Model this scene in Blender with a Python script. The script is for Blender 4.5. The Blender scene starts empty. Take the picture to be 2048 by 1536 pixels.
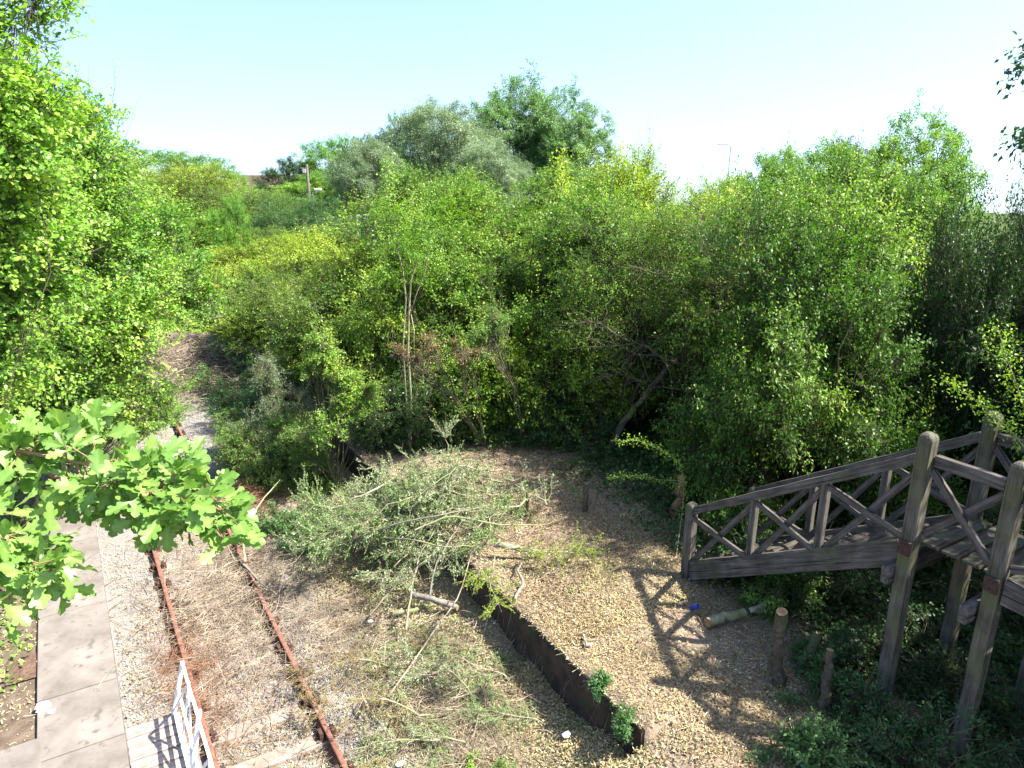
import bpy, math, random
import numpy as np
from mathutils import Vector, Matrix

# ------------------------------------------------------------------ camera, sky, sun, exposure
scene = bpy.context.scene
col = scene.collection
FPX, PITCH, YAW, CAMH = 1499.0, math.radians(17.5), math.radians(30.9), 7.8
cam_d = bpy.data.cameras.new('camera'); cam = bpy.data.objects.new('camera', cam_d); col.objects.link(cam)
cam_d.sensor_width = 36.0; cam_d.lens = FPX / 2048 * 36.0
cam_d.clip_start = 0.05; cam_d.clip_end = 3000
cam.location = (0, 0, CAMH)
cam.rotation_euler = (math.pi / 2 - PITCH, 0, -YAW)
scene.camera = cam

SUN_DIR = Vector((0.55, -0.50, 1.0)).normalized()          # towards the sun
w = bpy.data.worlds.new('World'); scene.world = w; w.use_nodes = True
nt = w.node_tree
sky = nt.nodes.new('ShaderNodeTexSky'); sky.sky_type = 'NISHITA'; sky.sun_disc = False
sky.sun_elevation = math.asin(SUN_DIR.z); sky.sun_rotation = math.atan2(SUN_DIR.x, SUN_DIR.y)
sky.air_density = 1.0; sky.dust_density = 1.5; sky.ozone_density = 1.2
tcw = nt.nodes.new('ShaderNodeTexCoord'); va = nt.nodes.new('ShaderNodeVectorMath'); va.operation = 'ADD'; va.inputs[1].default_value = (0, 0, 0.16)
vn = nt.nodes.new('ShaderNodeVectorMath'); vn.operation = 'NORMALIZE'
nt.links.new(tcw.outputs['Generated'], va.inputs[0]); nt.links.new(va.outputs[0], vn.inputs[0]); nt.links.new(vn.outputs[0], sky.inputs['Vector'])
nt.links.new(sky.outputs[0], nt.nodes['Background'].inputs[0])
nt.nodes['Background'].inputs[1].default_value = 0.115
sl = bpy.data.lights.new('sun', 'SUN'); so = bpy.data.objects.new('sun', sl); col.objects.link(so)
sl.energy = 5.0; sl.angle = math.radians(0.6); sl.color = (1.0, 0.94, 0.84)
so.rotation_euler = SUN_DIR.to_track_quat('Z', 'Y').to_euler()
so.location = (20, -20, 40)
vs = scene.view_settings
vs.view_transform = 'Standard'; vs.look = 'None'; vs.gamma = 1.0; vs.exposure = 1.75
scene.cycles.max_bounces = 6; scene.cycles.diffuse_bounces = 3; scene.cycles.transmission_bounces = 4
scene.cycles.glossy_bounces = 2; scene.cycles.caustics_reflective = False; scene.cycles.caustics_refractive = False

RNG = np.random.default_rng(7)
random.seed(7)

# ------------------------------------------------------------------ helpers
def W(px, py, d):
    """the point seen at photo pixel (px, py), d metres ahead (horizontal)"""
    dy = py - 768; fw = FPX * math.cos(PITCH) - dy * math.sin(PITCH); dn = FPX * math.sin(PITCH) + dy * math.cos(PITCH)
    r = px - 1024; t = d / fw
    return Vector(((fw * math.sin(YAW) + r * math.cos(YAW)) * t, (fw * math.cos(YAW) - r * math.sin(YAW)) * t, CAMH - dn * t))

def G(px, py, z):
    """the point of the level z seen at photo pixel (px, py)"""
    dy = py - 768; fw = FPX * math.cos(PITCH) - dy * math.sin(PITCH); dn = FPX * math.sin(PITCH) + dy * math.cos(PITCH)
    return W(px, py, fw * (CAMH - z) / dn)

def tag(o, label=None, cat=None, group=None, kind=None):
    if label: o['label'] = label
    if cat: o['category'] = cat
    if group: o['group'] = group
    if kind: o['kind'] = kind
    return o

def empty(name, loc, rz=0.0, **k):
    o = bpy.data.objects.new(name, None); col.objects.link(o)
    o.location = loc; o.rotation_euler = (0, 0, rz); o.empty_display_size = 0.2
    return tag(o, **k)

def link(name, me, m, parent=None):
    o = bpy.data.objects.new(name, me); col.objects.link(o)
    if m is not None and len(me.materials) == 0: me.materials.append(m)
    if parent: o.parent = parent
    return o

def mesh_np(name, V, F, val=None, smooth=False):
    V = np.asarray(V, np.float32).reshape(-1, 3); F = np.asarray(F, np.int32); n, k = F.shape
    me = bpy.data.meshes.new(name)
    me.vertices.add(len(V)); me.vertices.foreach_set('co', V.ravel())
    me.loops.add(n * k); me.loops.foreach_set('vertex_index', F.ravel())
    me.polygons.add(n); me.polygons.foreach_set('loop_start', np.arange(0, n * k, k, dtype=np.int32))
    me.update(calc_edges=True)
    if smooth: me.polygons.foreach_set('use_smooth', np.ones(n, bool))
    if val is not None:
        a = me.attributes.new('v', 'FLOAT', 'POINT'); a.data.foreach_set('value', np.asarray(val, np.float32).ravel())
    me.validate()
    return me

def nrm(a): return a / np.maximum(np.linalg.norm(a, axis=-1, keepdims=True), 1e-9)

def noise3(P, seed, f=1.0):
    r = np.random.default_rng(seed); s = 0
    for i in range(5):
        k = r.normal(size=3); k = k / np.linalg.norm(k) * f * (1.0 + 0.45 * i); s = s + np.sin(P @ k + r.uniform(0, 6.28)) / (1 + 0.3 * i)
    return s / 2.6

def fbm2(x, y, seed=0, f=1.0):
    P = np.stack([x, y, 0 * x], -1)
    return noise3(P, seed, f) + 0.5 * noise3(P, seed + 1, f * 2.7) + 0.25 * noise3(P, seed + 2, f * 6.1)

RHOMB = np.array([(0, 0), (0.42, 0.27), (1, 0), (0.42, -0.27)])
NARROW = np.array([(0, 0), (0.45, 0.13), (1, 0), (0.45, -0.13)])
LOBE8 = np.array([(0, 0), (0.3, 0.34), (0.42, 0.17), (0.72, 0.36), (1, 0.0), (0.72, -0.36), (0.42, -0.17), (0.3, -0.34)])

def leaf_geo(P, D, N, L, val, shape=RHOMB, fold=0.25):
    """one small folded face per leaf"""
    D = nrm(D); S = nrm(np.cross(N, D)); U = np.cross(D, S); k = len(shape)
    L = L[:, None, None]
    V = P[:, None, :] + D[:, None, :] * shape[None, :, 0:1] * L + S[:, None, :] * shape[None, :, 1:2] * L \
        + U[:, None, :] * (np.abs(shape[None, :, 1:2]) * fold - shape[None, :, 0:1] ** 2 * 0.15) * L
    F = np.arange(len(P) * k).reshape(-1, k)
    return V.reshape(-1, 3), F, np.repeat(val, k)

def tube_batch(P, R, sides=3):
    """P (M,k,3) polylines, R (M,k) radii"""
    P = np.asarray(P, float); R = np.asarray(R, float); M, k, _ = P.shape
    T = np.empty_like(P); T[:, 1:-1] = P[:, 2:] - P[:, :-2]; T[:, 0] = P[:, 1] - P[:, 0]; T[:, -1] = P[:, -1] - P[:, -2]
    T = nrm(T); ref = np.where(np.abs(T[:, :1, 2:3]) > 0.9, np.array([1.0, 0, 0]), np.array([0, 0, 1.0]))
    A = nrm(np.cross(T, np.broadcast_to(ref, T.shape))); B = np.cross(T, A)
    an = np.arange(sides) * 2 * math.pi / sides
    V = P[:, :, None, :] + R[:, :, None, None] * (A[:, :, None, :] * np.cos(an)[None, None, :, None] + B[:, :, None, :] * np.sin(an)[None, None, :, None])
    i = np.arange(M)[:, None, None] * k * sides; j = np.arange(k - 1)[None, :, None] * sides; s = np.arange(sides)[None, None, :]; s2 = (s + 1) % sides
    F = np.stack([i + j + s, i + j + s2, i + j + sides + s2, i + j + sides + s], -1).reshape(-1, 4)
    return V.reshape(-1, 3), F

class Geo:
    def __init__(s): s.V = []; s.F = []; s.v = []; s.n = 0
    def add(s, V, F, v=None):
        s.V.append(V); s.F.append(F + s.n); s.n += len(V); s.v.append(np.full(len(V), 0.5) if v is None else v)
    def mesh(s, name, smooth=False): return mesh_np(name, np.concatenate(s.V), np.concatenate(s.F), np.concatenate(s.v), smooth)

def wig(p0, p1, k, amp, rng, sag=0.0):
    p0 = np.asarray(p0, float); p1 = np.asarray(p1, float); t = np.linspace(0, 1, k)[:, None]
    L = np.linalg.norm(p1 - p0); off = np.cumsum(rng.normal(size=(k, 3)), 0) * amp * L / k; off = off - off[:1]
    off = off * (1 - 0.6 * t)
    q = p0 + (p1 - p0) * t + off * np.sin(np.pi * np.clip(t * 0.9, 0, 1)) ; q[:, 2] += -sag * L * (t[:, 0] ** 2) * 0 + sag * L * np.sin(np.pi * t[:, 0])
    return q

# ------------------------------------------------------------------ materials
def mat(name):
    m = bpy.data.materials.new(name); m.use_nodes = True
    return m, m.node_tree.nodes, m.node_tree.links, m.node_tree.nodes['Principled BSDF']

def ramp(N, stops):
    r = N.new('ShaderNodeValToRGB'); e = r.color_ramp.elements
    while len(e) < len(stops): e.new(0.5)
    for q, (p, c) in zip(e, stops): q.position = p; q.color = (*c, 1)
    return r

def leaf_mat(name, dark, mid, light, trans=0.36, rough=0.48, tcol=None, spec=0.4):
    m, N, L, b = mat(name)
    a = N.new('ShaderNodeAttribute'); a.attribute_name = 'v'
    r = ramp(N, [(0.0, dark), (0.5, mid), (1.0, light)])
    L.new(a.outputs['Fac'], r.inputs[0]); L.new(r.outputs[0], b.inputs['Base Color'])
    b.inputs['Roughness'].default_value = rough; b.inputs['Specular IOR Level'].default_value = spec
    t = N.new('ShaderNodeBsdfTranslucent'); mx = N.new('ShaderNodeMixShader'); mx.inputs[0].default_value = trans
    g = N.new('ShaderNodeMix'); g.data_type = 'RGBA'; g.blend_type = 'MULTIPLY'; g.inputs[0].default_value = 1.0
    tc = tcol or (1.2, 1.45, 0.45); g.inputs[7].default_value = (*tc, 1)
    L.new(r.outputs[0], g.inputs[6]); L.new(g.outputs[2], t.inputs[0])
    L.new(b.outputs[0], mx.inputs[1]); L.new(t.outputs[0], mx.inputs[2])
    L.new(mx.outputs[0], N['Material Output'].inputs[0])
    return m

LM = {
 'haw':    leaf_mat('hawthorn_leaf', (0.035, 0.11, 0.012), (0.16, 0.30, 0.026), (0.40, 0.50, 0.05), 0.33),
 'yellow': leaf_mat('yellow_green_leaf', (0.07, 0.15, 0.012), (0.27, 0.38, 0.03), (0.52, 0.54, 0.06), 0.35),
 'left':   leaf_mat('left_hawthorn_leaf', (0.05, 0.15, 0.02), (0.19, 0.37, 0.045), (0.42, 0.55, 0.08), 0.36),
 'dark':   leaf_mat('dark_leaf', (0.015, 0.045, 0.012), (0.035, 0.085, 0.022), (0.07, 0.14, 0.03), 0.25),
 'elder':  leaf_mat('elder_leaf', (0.03, 0.10, 0.03), (0.08, 0.19, 0.055), (0.16, 0.29, 0.08), 0.35),
 'willow': leaf_mat('grey_willow_leaf', (0.10, 0.16, 0.08), (0.19, 0.27, 0.14), (0.32, 0.40, 0.24), 0.25, tcol=(1.1, 1.2, 0.7)),
 'poplar': leaf_mat('poplar_leaf', (0.08, 0.16, 0.06), (0.16, 0.28, 0.10), (0.27, 0.40, 0.17), 0.3, tcol=(1.1, 1.3, 0.6)),
 'bright': leaf_mat('bright_leaf', (0.06, 0.15, 0.02), (0.16, 0.32, 0.045), (0.28, 0.43, 0.07), 0.42),
 'mid':    leaf_mat('mid_green_leaf', (0.05, 0.13, 0.02), (0.17, 0.30, 0.05), (0.34, 0.46, 0.09), 0.33),
 'copper': leaf_mat('copper_leaf', (0.04, 0.02, 0.02), (0.07, 0.035, 0.03), (0.10, 0.07, 0.04), 0.2, tcol=(1.3, .8, .6)),
 'brown':  leaf_mat('withered_leaf', (0.11, 0.08, 0.03), (0.21, 0.155, 0.055), (0.34, 0.26, 0.10), 0.25, tcol=(1.2, 1.0, 0.6)),
 'cut':    leaf_mat('wilting_cut_leaf', (0.10, 0.17, 0.065), (0.26, 0.34, 0.16), (0.56, 0.60, 0.40), 0.2, tcol=(1.1, 1.2, 0.7), rough=0.55),
 'wilt':   leaf_mat('fading_green_leaf', (0.05, 0.13, 0.03), (0.14, 0.27, 0.07), (0.34, 0.46, 0.17), 0.25),
 'shadehaw': leaf_mat('shaded_hawthorn_leaf', (0.03, 0.09, 0.012), (0.09, 0.20, 0.024), (0.24, 0.36, 0.045), 0.32),  # darker copy of the hawthorn leaf, shade painted into its colour
 'near':   leaf_mat('near_hawthorn_leaf', (0.05, 0.13, 0.025), (0.13, 0.26, 0.045), (0.27, 0.42, 0.10), 0.34, rough=0.42, spec=0.5, tcol=(1.2, 1.3, 0.5)),
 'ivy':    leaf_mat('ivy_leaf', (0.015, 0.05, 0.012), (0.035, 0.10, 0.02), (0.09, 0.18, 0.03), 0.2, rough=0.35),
}

def bark_mat(name, c1, c2, scale=9.0, moss=None):
    m, N, L, b = mat(name)
    tc = N.new('ShaderNodeTexCoord'); n = N.new('ShaderNodeTexNoise'); n.inputs['Scale'].default_value = scale; n.inputs['Detail'].default_value = 6
    L.new(tc.outputs['Object'], n.inputs['Vector'])
    r = ramp(N, [(0.3, c1), (0.7, c2)]); L.new(n.outputs['Fac'], r.inputs[0])
    out = r.outputs[0]
    if moss:
        n2 = N.new('ShaderNodeTexNoise'); n2.inputs['Scale'].default_value = 2.2; L.new(tc.outputs['Object'], n2.inputs['Vector'])
        r2 = ramp(N, [(0.5, (0, 0, 0)), (0.62, (1, 1, 1))]); L.new(n2.outputs['Fac'], r2.inputs[0])
        x = N.new('ShaderNodeMix'); x.data_type = 'RGBA'; L.new(r2.outputs[0], x.inputs[0]); L.new(out, x.inputs[6]); x.inputs[7].default_value = (*moss, 1); out = x.outputs[2]
    L.new(out, b.inputs['Base Color']); b.inputs['Roughness'].default_value = 0.9; b.inputs['Specular IOR Level'].default_value = 0.2
    bp = N.new('ShaderNodeBump'); bp.inputs['Strength'].default_value = 0.5; bp.inputs['Distance'].default_value = 0.02
    L.new(n.outputs['Fac'], bp.inputs['Height']); L.new(bp.outputs[0], b.inputs['Normal'])
    return m
BARK = bark_mat('bark', (0.06, 0.052, 0.035), (0.17, 0.15, 0.105), 9, (0.14, 0.16, 0.06))
BARK_DARK = bark_mat('dark_bark', (0.035, 0.032, 0.02), (0.09, 0.08, 0.05))
BARK_GREY = bark_mat('pale_grey_bark', (0.13, 0.12, 0.10), (0.27, 0.25, 0.21), 14)
BARK_CUT = bark_mat('cut_branch_bark', (0.16, 0.14, 0.09), (0.34, 0.31, 0.22), 14, (0.2, 0.22, 0.10))
BARK_MOSS = bark_mat('mossy_stump_bark', (0.045, 0.035, 0.025), (0.14, 0.11, 0.08), 16, (0.06, 0.08, 0.025))
TWIG = bark_mat('dry_twig', (0.13, 0.095, 0.065), (0.46, 0.38, 0.29), 3)
TWIGRED = bark_mat('reddish_dry_twig', (0.16, 0.07, 0.04), (0.36, 0.22, 0.14), 3)
FRESH = bark_mat('fresh_cut_wood', (0.22, 0.13, 0.06), (0.36, 0.23, 0.12), 20)

def wood_mat(name, c1, c2, green, gthr=0.56):
    m, N, L, b = mat(name)
    tc = N.new('ShaderNodeTexCoord'); mp = N.new('ShaderNodeMapping'); mp.inputs['Scale'].default_value = (1.2, 22, 22)
    L.new(tc.outputs['Object'], mp.inputs['Vector'])
    n = N.new('ShaderNodeTexNoise'); n.inputs['Scale'].default_value = 1.6; n.inputs['Detail'].default_value = 8; n.inputs['Roughness'].default_value = 0.65
    L.new(mp.outputs[0], n.inputs['Vector'])
    r = ramp(N, [(0.32, c1), (0.52, tuple((a + b_) / 2 for a, b_ in zip(c1, c2))), (0.72, c2)]); L.new(n.outputs['Fac'], r.inputs[0])
    n2 = N.new('ShaderNodeTexNoise'); n2.inputs['Scale'].default_value = 1.7; n2.inputs['Detail'].default_value = 5; L.new(tc.outputs['Object'], n2.inputs['Vector'])
    r2 = ramp(N, [(gthr - 0.08, (0, 0, 0)), (gthr + 0.12, (0.8, 0.8, 0.8))]); L.new(n2.outputs['Fac'], r2.inputs[0])
    x = N.new('ShaderNodeMix'); x.data_type = 'RGBA'; L.new(r2.outputs[0], x.inputs[0]); L.new(r.outputs[0], x.inputs[6]); x.inputs[7].default_value = (*green, 1)
    n3 = N.new('ShaderNodeTexNoise'); n3.inputs['Scale'].default_value = 4.0; n3.inputs['Detail'].default_value = 6; L.new(tc.outputs['Object'], n3.inputs['Vector'])
    r3 = ramp(N, [(0.35, (0.55, 0.52, 0.5)), (0.6, (1, 1, 1))]); L.new(n3.outputs['Fac'], r3.inputs[0])
    y = N.new('ShaderNodeMix'); y.data_type = 'RGBA'; y.blend_type = 'MULTIPLY'; y.inputs[0].default_value = 0.8; L.new(x.outputs[2], y.inputs[6]); L.new(r3.outputs[0], y.inputs[7])
    mp2 = N.new('ShaderNodeMapping'); mp2.inputs['Scale'].default_value = (0.9, 30, 30); L.new(tc.outputs['Object'], mp2.inputs['Vector'])
    n4 = N.new('ShaderNodeTexNoise'); n4.inputs['Scale'].default_value = 1.0; n4.inputs['Detail'].default_value = 3; n4.inputs['Distortion'].default_value = .4; L.new(mp2.outputs[0], n4.inputs['Vector'])
    r4 = ramp(N, [(0.34, (0.16, 0.15, 0.14)), (0.40, (1, 1, 1))]); L.new(n4.outputs['Fac'], r4.inputs[0])
    y2 = N.new('ShaderNodeMix'); y2.data_type = 'RGBA'; y2.blend_type = 'MULTIPLY'; y2.inputs[0].default_value = 0.85; L.new(y.outputs[2], y2.inputs[6]); L.new(r4.outputs[0], y2.inputs[7]); y = y2
    L.new(y.outputs[2], b.inputs['Base Color']); b.inputs['Roughness'].default_value = 0.85; b.inputs['Specular IOR Level'].default_value = 0.25
    bp = N.new('ShaderNodeBump'); bp.inputs['Strength'].default_value = 0.6; bp.inputs['Distance'].default_value = 0.01
    L.new(n.outputs['Fac'], bp.inputs['Height']); L.new(bp.outputs[0], b.inputs['Normal'])
    return m
TIMBER = wood_mat('weathered_timber', (0.042, 0.037, 0.034), (0.20, 0.18, 0.165), (0.085, 0.09, 0.05), 0.58)
TIMBER_DECK = wood_mat('dark_deck_timber', (0.035, 0.03, 0.025), (0.13, 0.115, 0.10), (0.06, 0.075, 0.03), 0.5)  # darker timber for treads and deck boards
TIMBER_GREEN = wood_mat('algae_timber', (0.05, 0.045, 0.037), (0.20, 0.18, 0.15), (0.10, 0.11, 0.045), 0.53)

def simple_mat(name, c1, c2, scale=6.0, rough=0.8, metallic=0.0, bump=0.3, detail=6, extra=None):
    m, N, L, b = mat(name)
    tc = N.new('ShaderNodeTexCoord'); n = N.new('ShaderNodeTexNoise'); n.inputs['Scale'].default_value = scale; n.inputs['Detail'].default_value = detail
    n.inputs['Roughness'].default_value = 0.65
    L.new(tc.outputs['Object'], n.inputs['Vector']); r = ramp(N, [(0.35, c1), (0.65, c2)]); L.new(n.outputs['Fac'], r.inputs[0])
    out = r.outputs[0]
    if extra:
        n2 = N.new('ShaderNodeTexNoise'); n2.inputs['Scale'].default_value = extra[0]; n2.inputs['Detail'].default_value = 5; L.new(tc.outputs['Object'], n2.inputs['Vector'])
        r2 = ramp(N, [(extra[1], (0, 0, 0)), (extra[1] + 0.1, (1, 1, 1))]); L.new(n2.outputs['Fac'], r2.inputs[0])
        x = N.new('ShaderNodeMix'); x.data_type = 'RGBA'; L.new(r2.outputs[0], x.inputs[0]); L.new(out, x.inputs[6]); x.inputs[7].default_value = (*extra[2], 1); out = x.outputs[2]
    L.new(out, b.inputs['Base Color']); b.inputs['Roughness'].default_value = rough; b.inputs['Metallic'].default_value = metallic
    if bump:
        bp = N.new('ShaderNodeBump'); bp.inputs['Strength'].default_value = bump; bp.inputs['Distance'].default_value = 0.01
        L.new(n.outputs['Fac'], bp.inputs['Height']); L.new(bp.outputs[0], b.inputs['Normal'])
    return m
RUST = simple_mat('rail_rust', (0.12, 0.05, 0.035), (0.24, 0.115, 0.08), 7, 0.9, extra=(30, 0.58, (0.09, 0.035, 0.02)))
RUSTDARK = simple_mat('dark_rust', (0.035, 0.018, 0.013), (0.08, 0.038, 0.028), 12, 0.9)
SLEEPER = simple_mat('sleeper_wood', (0.17, 0.135, 0.11), (0.29, 0.245, 0.21), 5, 0.9, extra=(14, 0.6, (0.15, 0.115, 0.085)))
CONCRETE = simple_mat('concrete_slab', (0.115, 0.098, 0.085), (0.215, 0.193, 0.172), 1.3, 0.9, detail=12, extra=(7, 0.60, (0.10, 0.088, 0.074)))
COPING = simple_mat('platform_coping', (0.06, 0.045, 0.035), (0.17, 0.13, 0.10), 5, 0.95)
WHITEP = simple_mat('flaking_white_paint', (0.62, 0.63, 0.65), (0.82, 0.83, 0.84), 9, 0.5, bump=0.1, extra=(18, 0.66, (0.33, 0.32, 0.33)))
BOARDS = wood_mat('worn_white_boards', (0.225, 0.165, 0.135), (0.495, 0.450, 0.420), (0.195, 0.120, 0.090), 0.60)
GALV = simple_mat('galvanised_steel', (0.42, 0.44, 0.46), (0.55, 0.57, 0.6), 3, 0.5, 0.3, 0)
LAMPW = simple_mat('pale_lamp_casing', (0.6, 0.55, 0.52), (0.72, 0.66, 0.62), 3, 0.5, 0, 0)
WIRE = simple_mat('overhead_wire', (0.05, 0.06, 0.07), (0.08, 0.09, 0.1), 3, 0.6, 0, 0)
ROOF = simple_mat('brown_roof_tiles', (0.05, 0.03, 0.025), (0.09, 0.055, 0.045), 3, 0.9)
WALLM = simple_mat('grey_building_wall', (0.25, 0.25, 0.27), (0.36, 0.36, 0.38), 1, 0.9)
GLASS = simple_mat('window_glass', (0.03, 0.04, 0.05), (0.05, 0.06, 0.07), 1, 0.15, 0, 0)
BLUE = simple_mat('blue_can_paint', (0.01, 0.03, 0.2), (0.02, 0.05, 0.3), 4, 0.3, 0.3, 0)
PAPER = simple_mat('white_litter', (0.7, 0.72, 0.75), (0.85, 0.86, 0.88), 9, 0.6, 0, 0.1)

def brick_mat():  # brick colours darkened to hold the shade of the wall face
    m, N, L, b = mat('shaded_brick_face')
    tc = N.new('ShaderNodeTexCoord'); mp = N.new('ShaderNodeMapping'); mp.inputs['Rotation'].default_value = (math.pi / 2, 0, math.pi / 2)
    br = N.new('ShaderNodeTexBrick'); br.inputs['Scale'].default_value = 4.4
    br.inputs['Color1'].default_value = (0.05, 0.032, 0.025, 1); br.inputs['Color2'].default_value = (0.09, 0.055, 0.04, 1); br.inputs['Mortar'].default_value = (0.055, 0.05, 0.04, 1)
    L.new(tc.outputs['Object'], mp.inputs[0]); L.new(mp.outputs[0], br.inputs['Vector'])
    n = N.new('ShaderNodeTexNoise'); n.inputs['Scale'].default_value = 2; L.new(tc.outputs['Object'], n.inputs['Vector'])
    r = ramp(N, [(0.35, (0.4, 0.42, 0.4)), (0.65, (1, 1, 1))]); L.new(n.outputs['Fac'], r.inputs[0])
    x = N.new('ShaderNodeMix'); x.data_type = 'RGBA'; x.blend_type = 'MULTIPLY'; x.inputs[0].default_value = 1; L.new(br.outputs[0], x.inputs[6]); L.new(r.outputs[0], x.inputs[7])
    L.new(x.outputs[2], b.inputs['Base Color']); b.inputs['Roughness'].default_value = 0.95
    return m
BRICK = simple_mat('shaded_mossy_wall', (0.012, 0.010, 0.008), (0.07, 0.045, 0.03), 4, 0.95, detail=10, extra=(3, 0.58, (0.03, 0.035, 0.012)))  # base colour darkened to paint the face's shade; green patches are moss

def val_mat(name, stops, rough=0.85, trans=0.0):
    m, N, L, b = mat(name)
    a = N.new('ShaderNodeAttribute'); a.attribute_name = 'v'; r = ramp(N, stops); r.color_ramp.interpolation = 'LINEAR'
    L.new(a.outputs['Fac'], r.inputs[0]); L.new(r.outputs[0], b.inputs['Base Color']); b.inputs['Roughness'].default_value = rough
    b.inputs['Specular IOR Level'].default_value = 0.25
    return m
STONE = val_mat('ballast_stone', [(0, (0.084, 0.077, 0.070)), (0.45, (0.252, 0.245, 0.238)), (0.8, (0.364, 0.350, 0.343)), (1, (0.294, 0.210, 0.154))])
CHIP = val_mat('wood_chip', [(0, (0.08, 0.05, 0.025)), (0.3, (0.24, 0.17, 0.09)), (0.6, (0.37, 0.285, 0.165)), (0.8, (0.28, 0.28, 0.13)), (1, (0.60, 0.50, 0.35))])
LITTER = val_mat('dry_leaf', [(0, (0.09, 0.055, 0.03)), (0.22, (0.27, 0.19, 0.09)), (0.48, (0.46, 0.37, 0.20)), (0.66, (0.28, 0.33, 0.11)), (0.82, (0.54, 0.47, 0.28)), (1, (0.72, 0.65, 0.48))])

# ------------------------------------------------------------------ ground
def sstep(a, b, x): t = np.clip((x - a) / (b - a), 0, 1); return t * t * (3 - 2 * t)
def gz(x, y):
    x = np.asarray(x, float); y = np.asarray(y, float)
    n = fbm2(x, y, 3, 1.3)
    bed = -0.19 + 0.015 * n + 0.30 * (sstep(3.2, 4.9, x) + .75 * sstep(4.5, 5.2, x)) * (0.6 + 0.5 * np.sin(y * 0.9) * 0.5 + 0.35 * fbm2(x, y, 11, 0.8)) + 0.25 * sstep(46, 60, y) + 0.42 * (1 - sstep(5.6, 7.6, y)) * sstep(3.9, 5.1, x)
    bed = bed + 0.055 * ((sstep(0.72, 0.55, x) if False else 1 - sstep(0.45, 0.60, x)) + sstep(2.27, 2.45, x)) + 0.04 * sstep(10.0, 12.5, y) * sstep(.75, .9, x) * (1 - sstep(1.95, 2.1, x))
    top = 0.875 + 0.03 * n * sstep(5.5, 6.2, x)
    right = np.where(y > 5.65, (x > 5.345) * 1.0, 0.0)
    ramp_ = sstep(4.0, 6.2, x + 0.25 * fbm2(x, y, 21, 0.9)) * (y <= 5.65)
    r = np.maximum(right, ramp_)
    z = bed * (1 - r) + top * r
    left = (x < -0.29) * 1.0
    z = z * (1 - left) + (0.86 + 0.02 * n) * left
    dd = np.hypot(x, y); z = z - 0.10 * np.maximum(0, dd - 105)
    z = z - 0.75 * sstep(10.2, 12.5, x) * (1 - sstep(8.5, 11, y)) * (1 - sstep(40, 60, x))
    return z

xs = np.unique(np.round(np.concatenate([[-500, -200, -80, -40, -20, -12, -8], np.arange(-6, -0.3, 0.15), [-0.30, -0.28], np.arange(-0.2, 5.3, 0.1), [5.335, 5.355],
     np.arange(5.45, 14, 0.12), np.arange(14, 30, 0.6), [35, 45, 60, 90, 150, 300, 600]]), 3))
ys = np.unique(np.round(np.concatenate([[-300, -60, -20, -8, -2], np.arange(0, 5.64, 0.12), [5.64, 5.66], np.arange(5.8, 20, 0.12), np.arange(20, 50, 0.5), np.arange(50, 100, 4), [120, 160, 220, 400, 900]]), 3))
X, Y = np.meshgrid(xs, ys); Z = gz(X, Y)
V = np.stack([X, Y, Z], -1).reshape(-1, 3); nx, ny = len(xs), len(ys)
i = (np.arange(ny - 1)[:, None] * nx + np.arange(nx - 1)[None, :]).ravel()
F = np.stack([i, i + 1, i + nx + 1, i + nx], -1)
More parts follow.
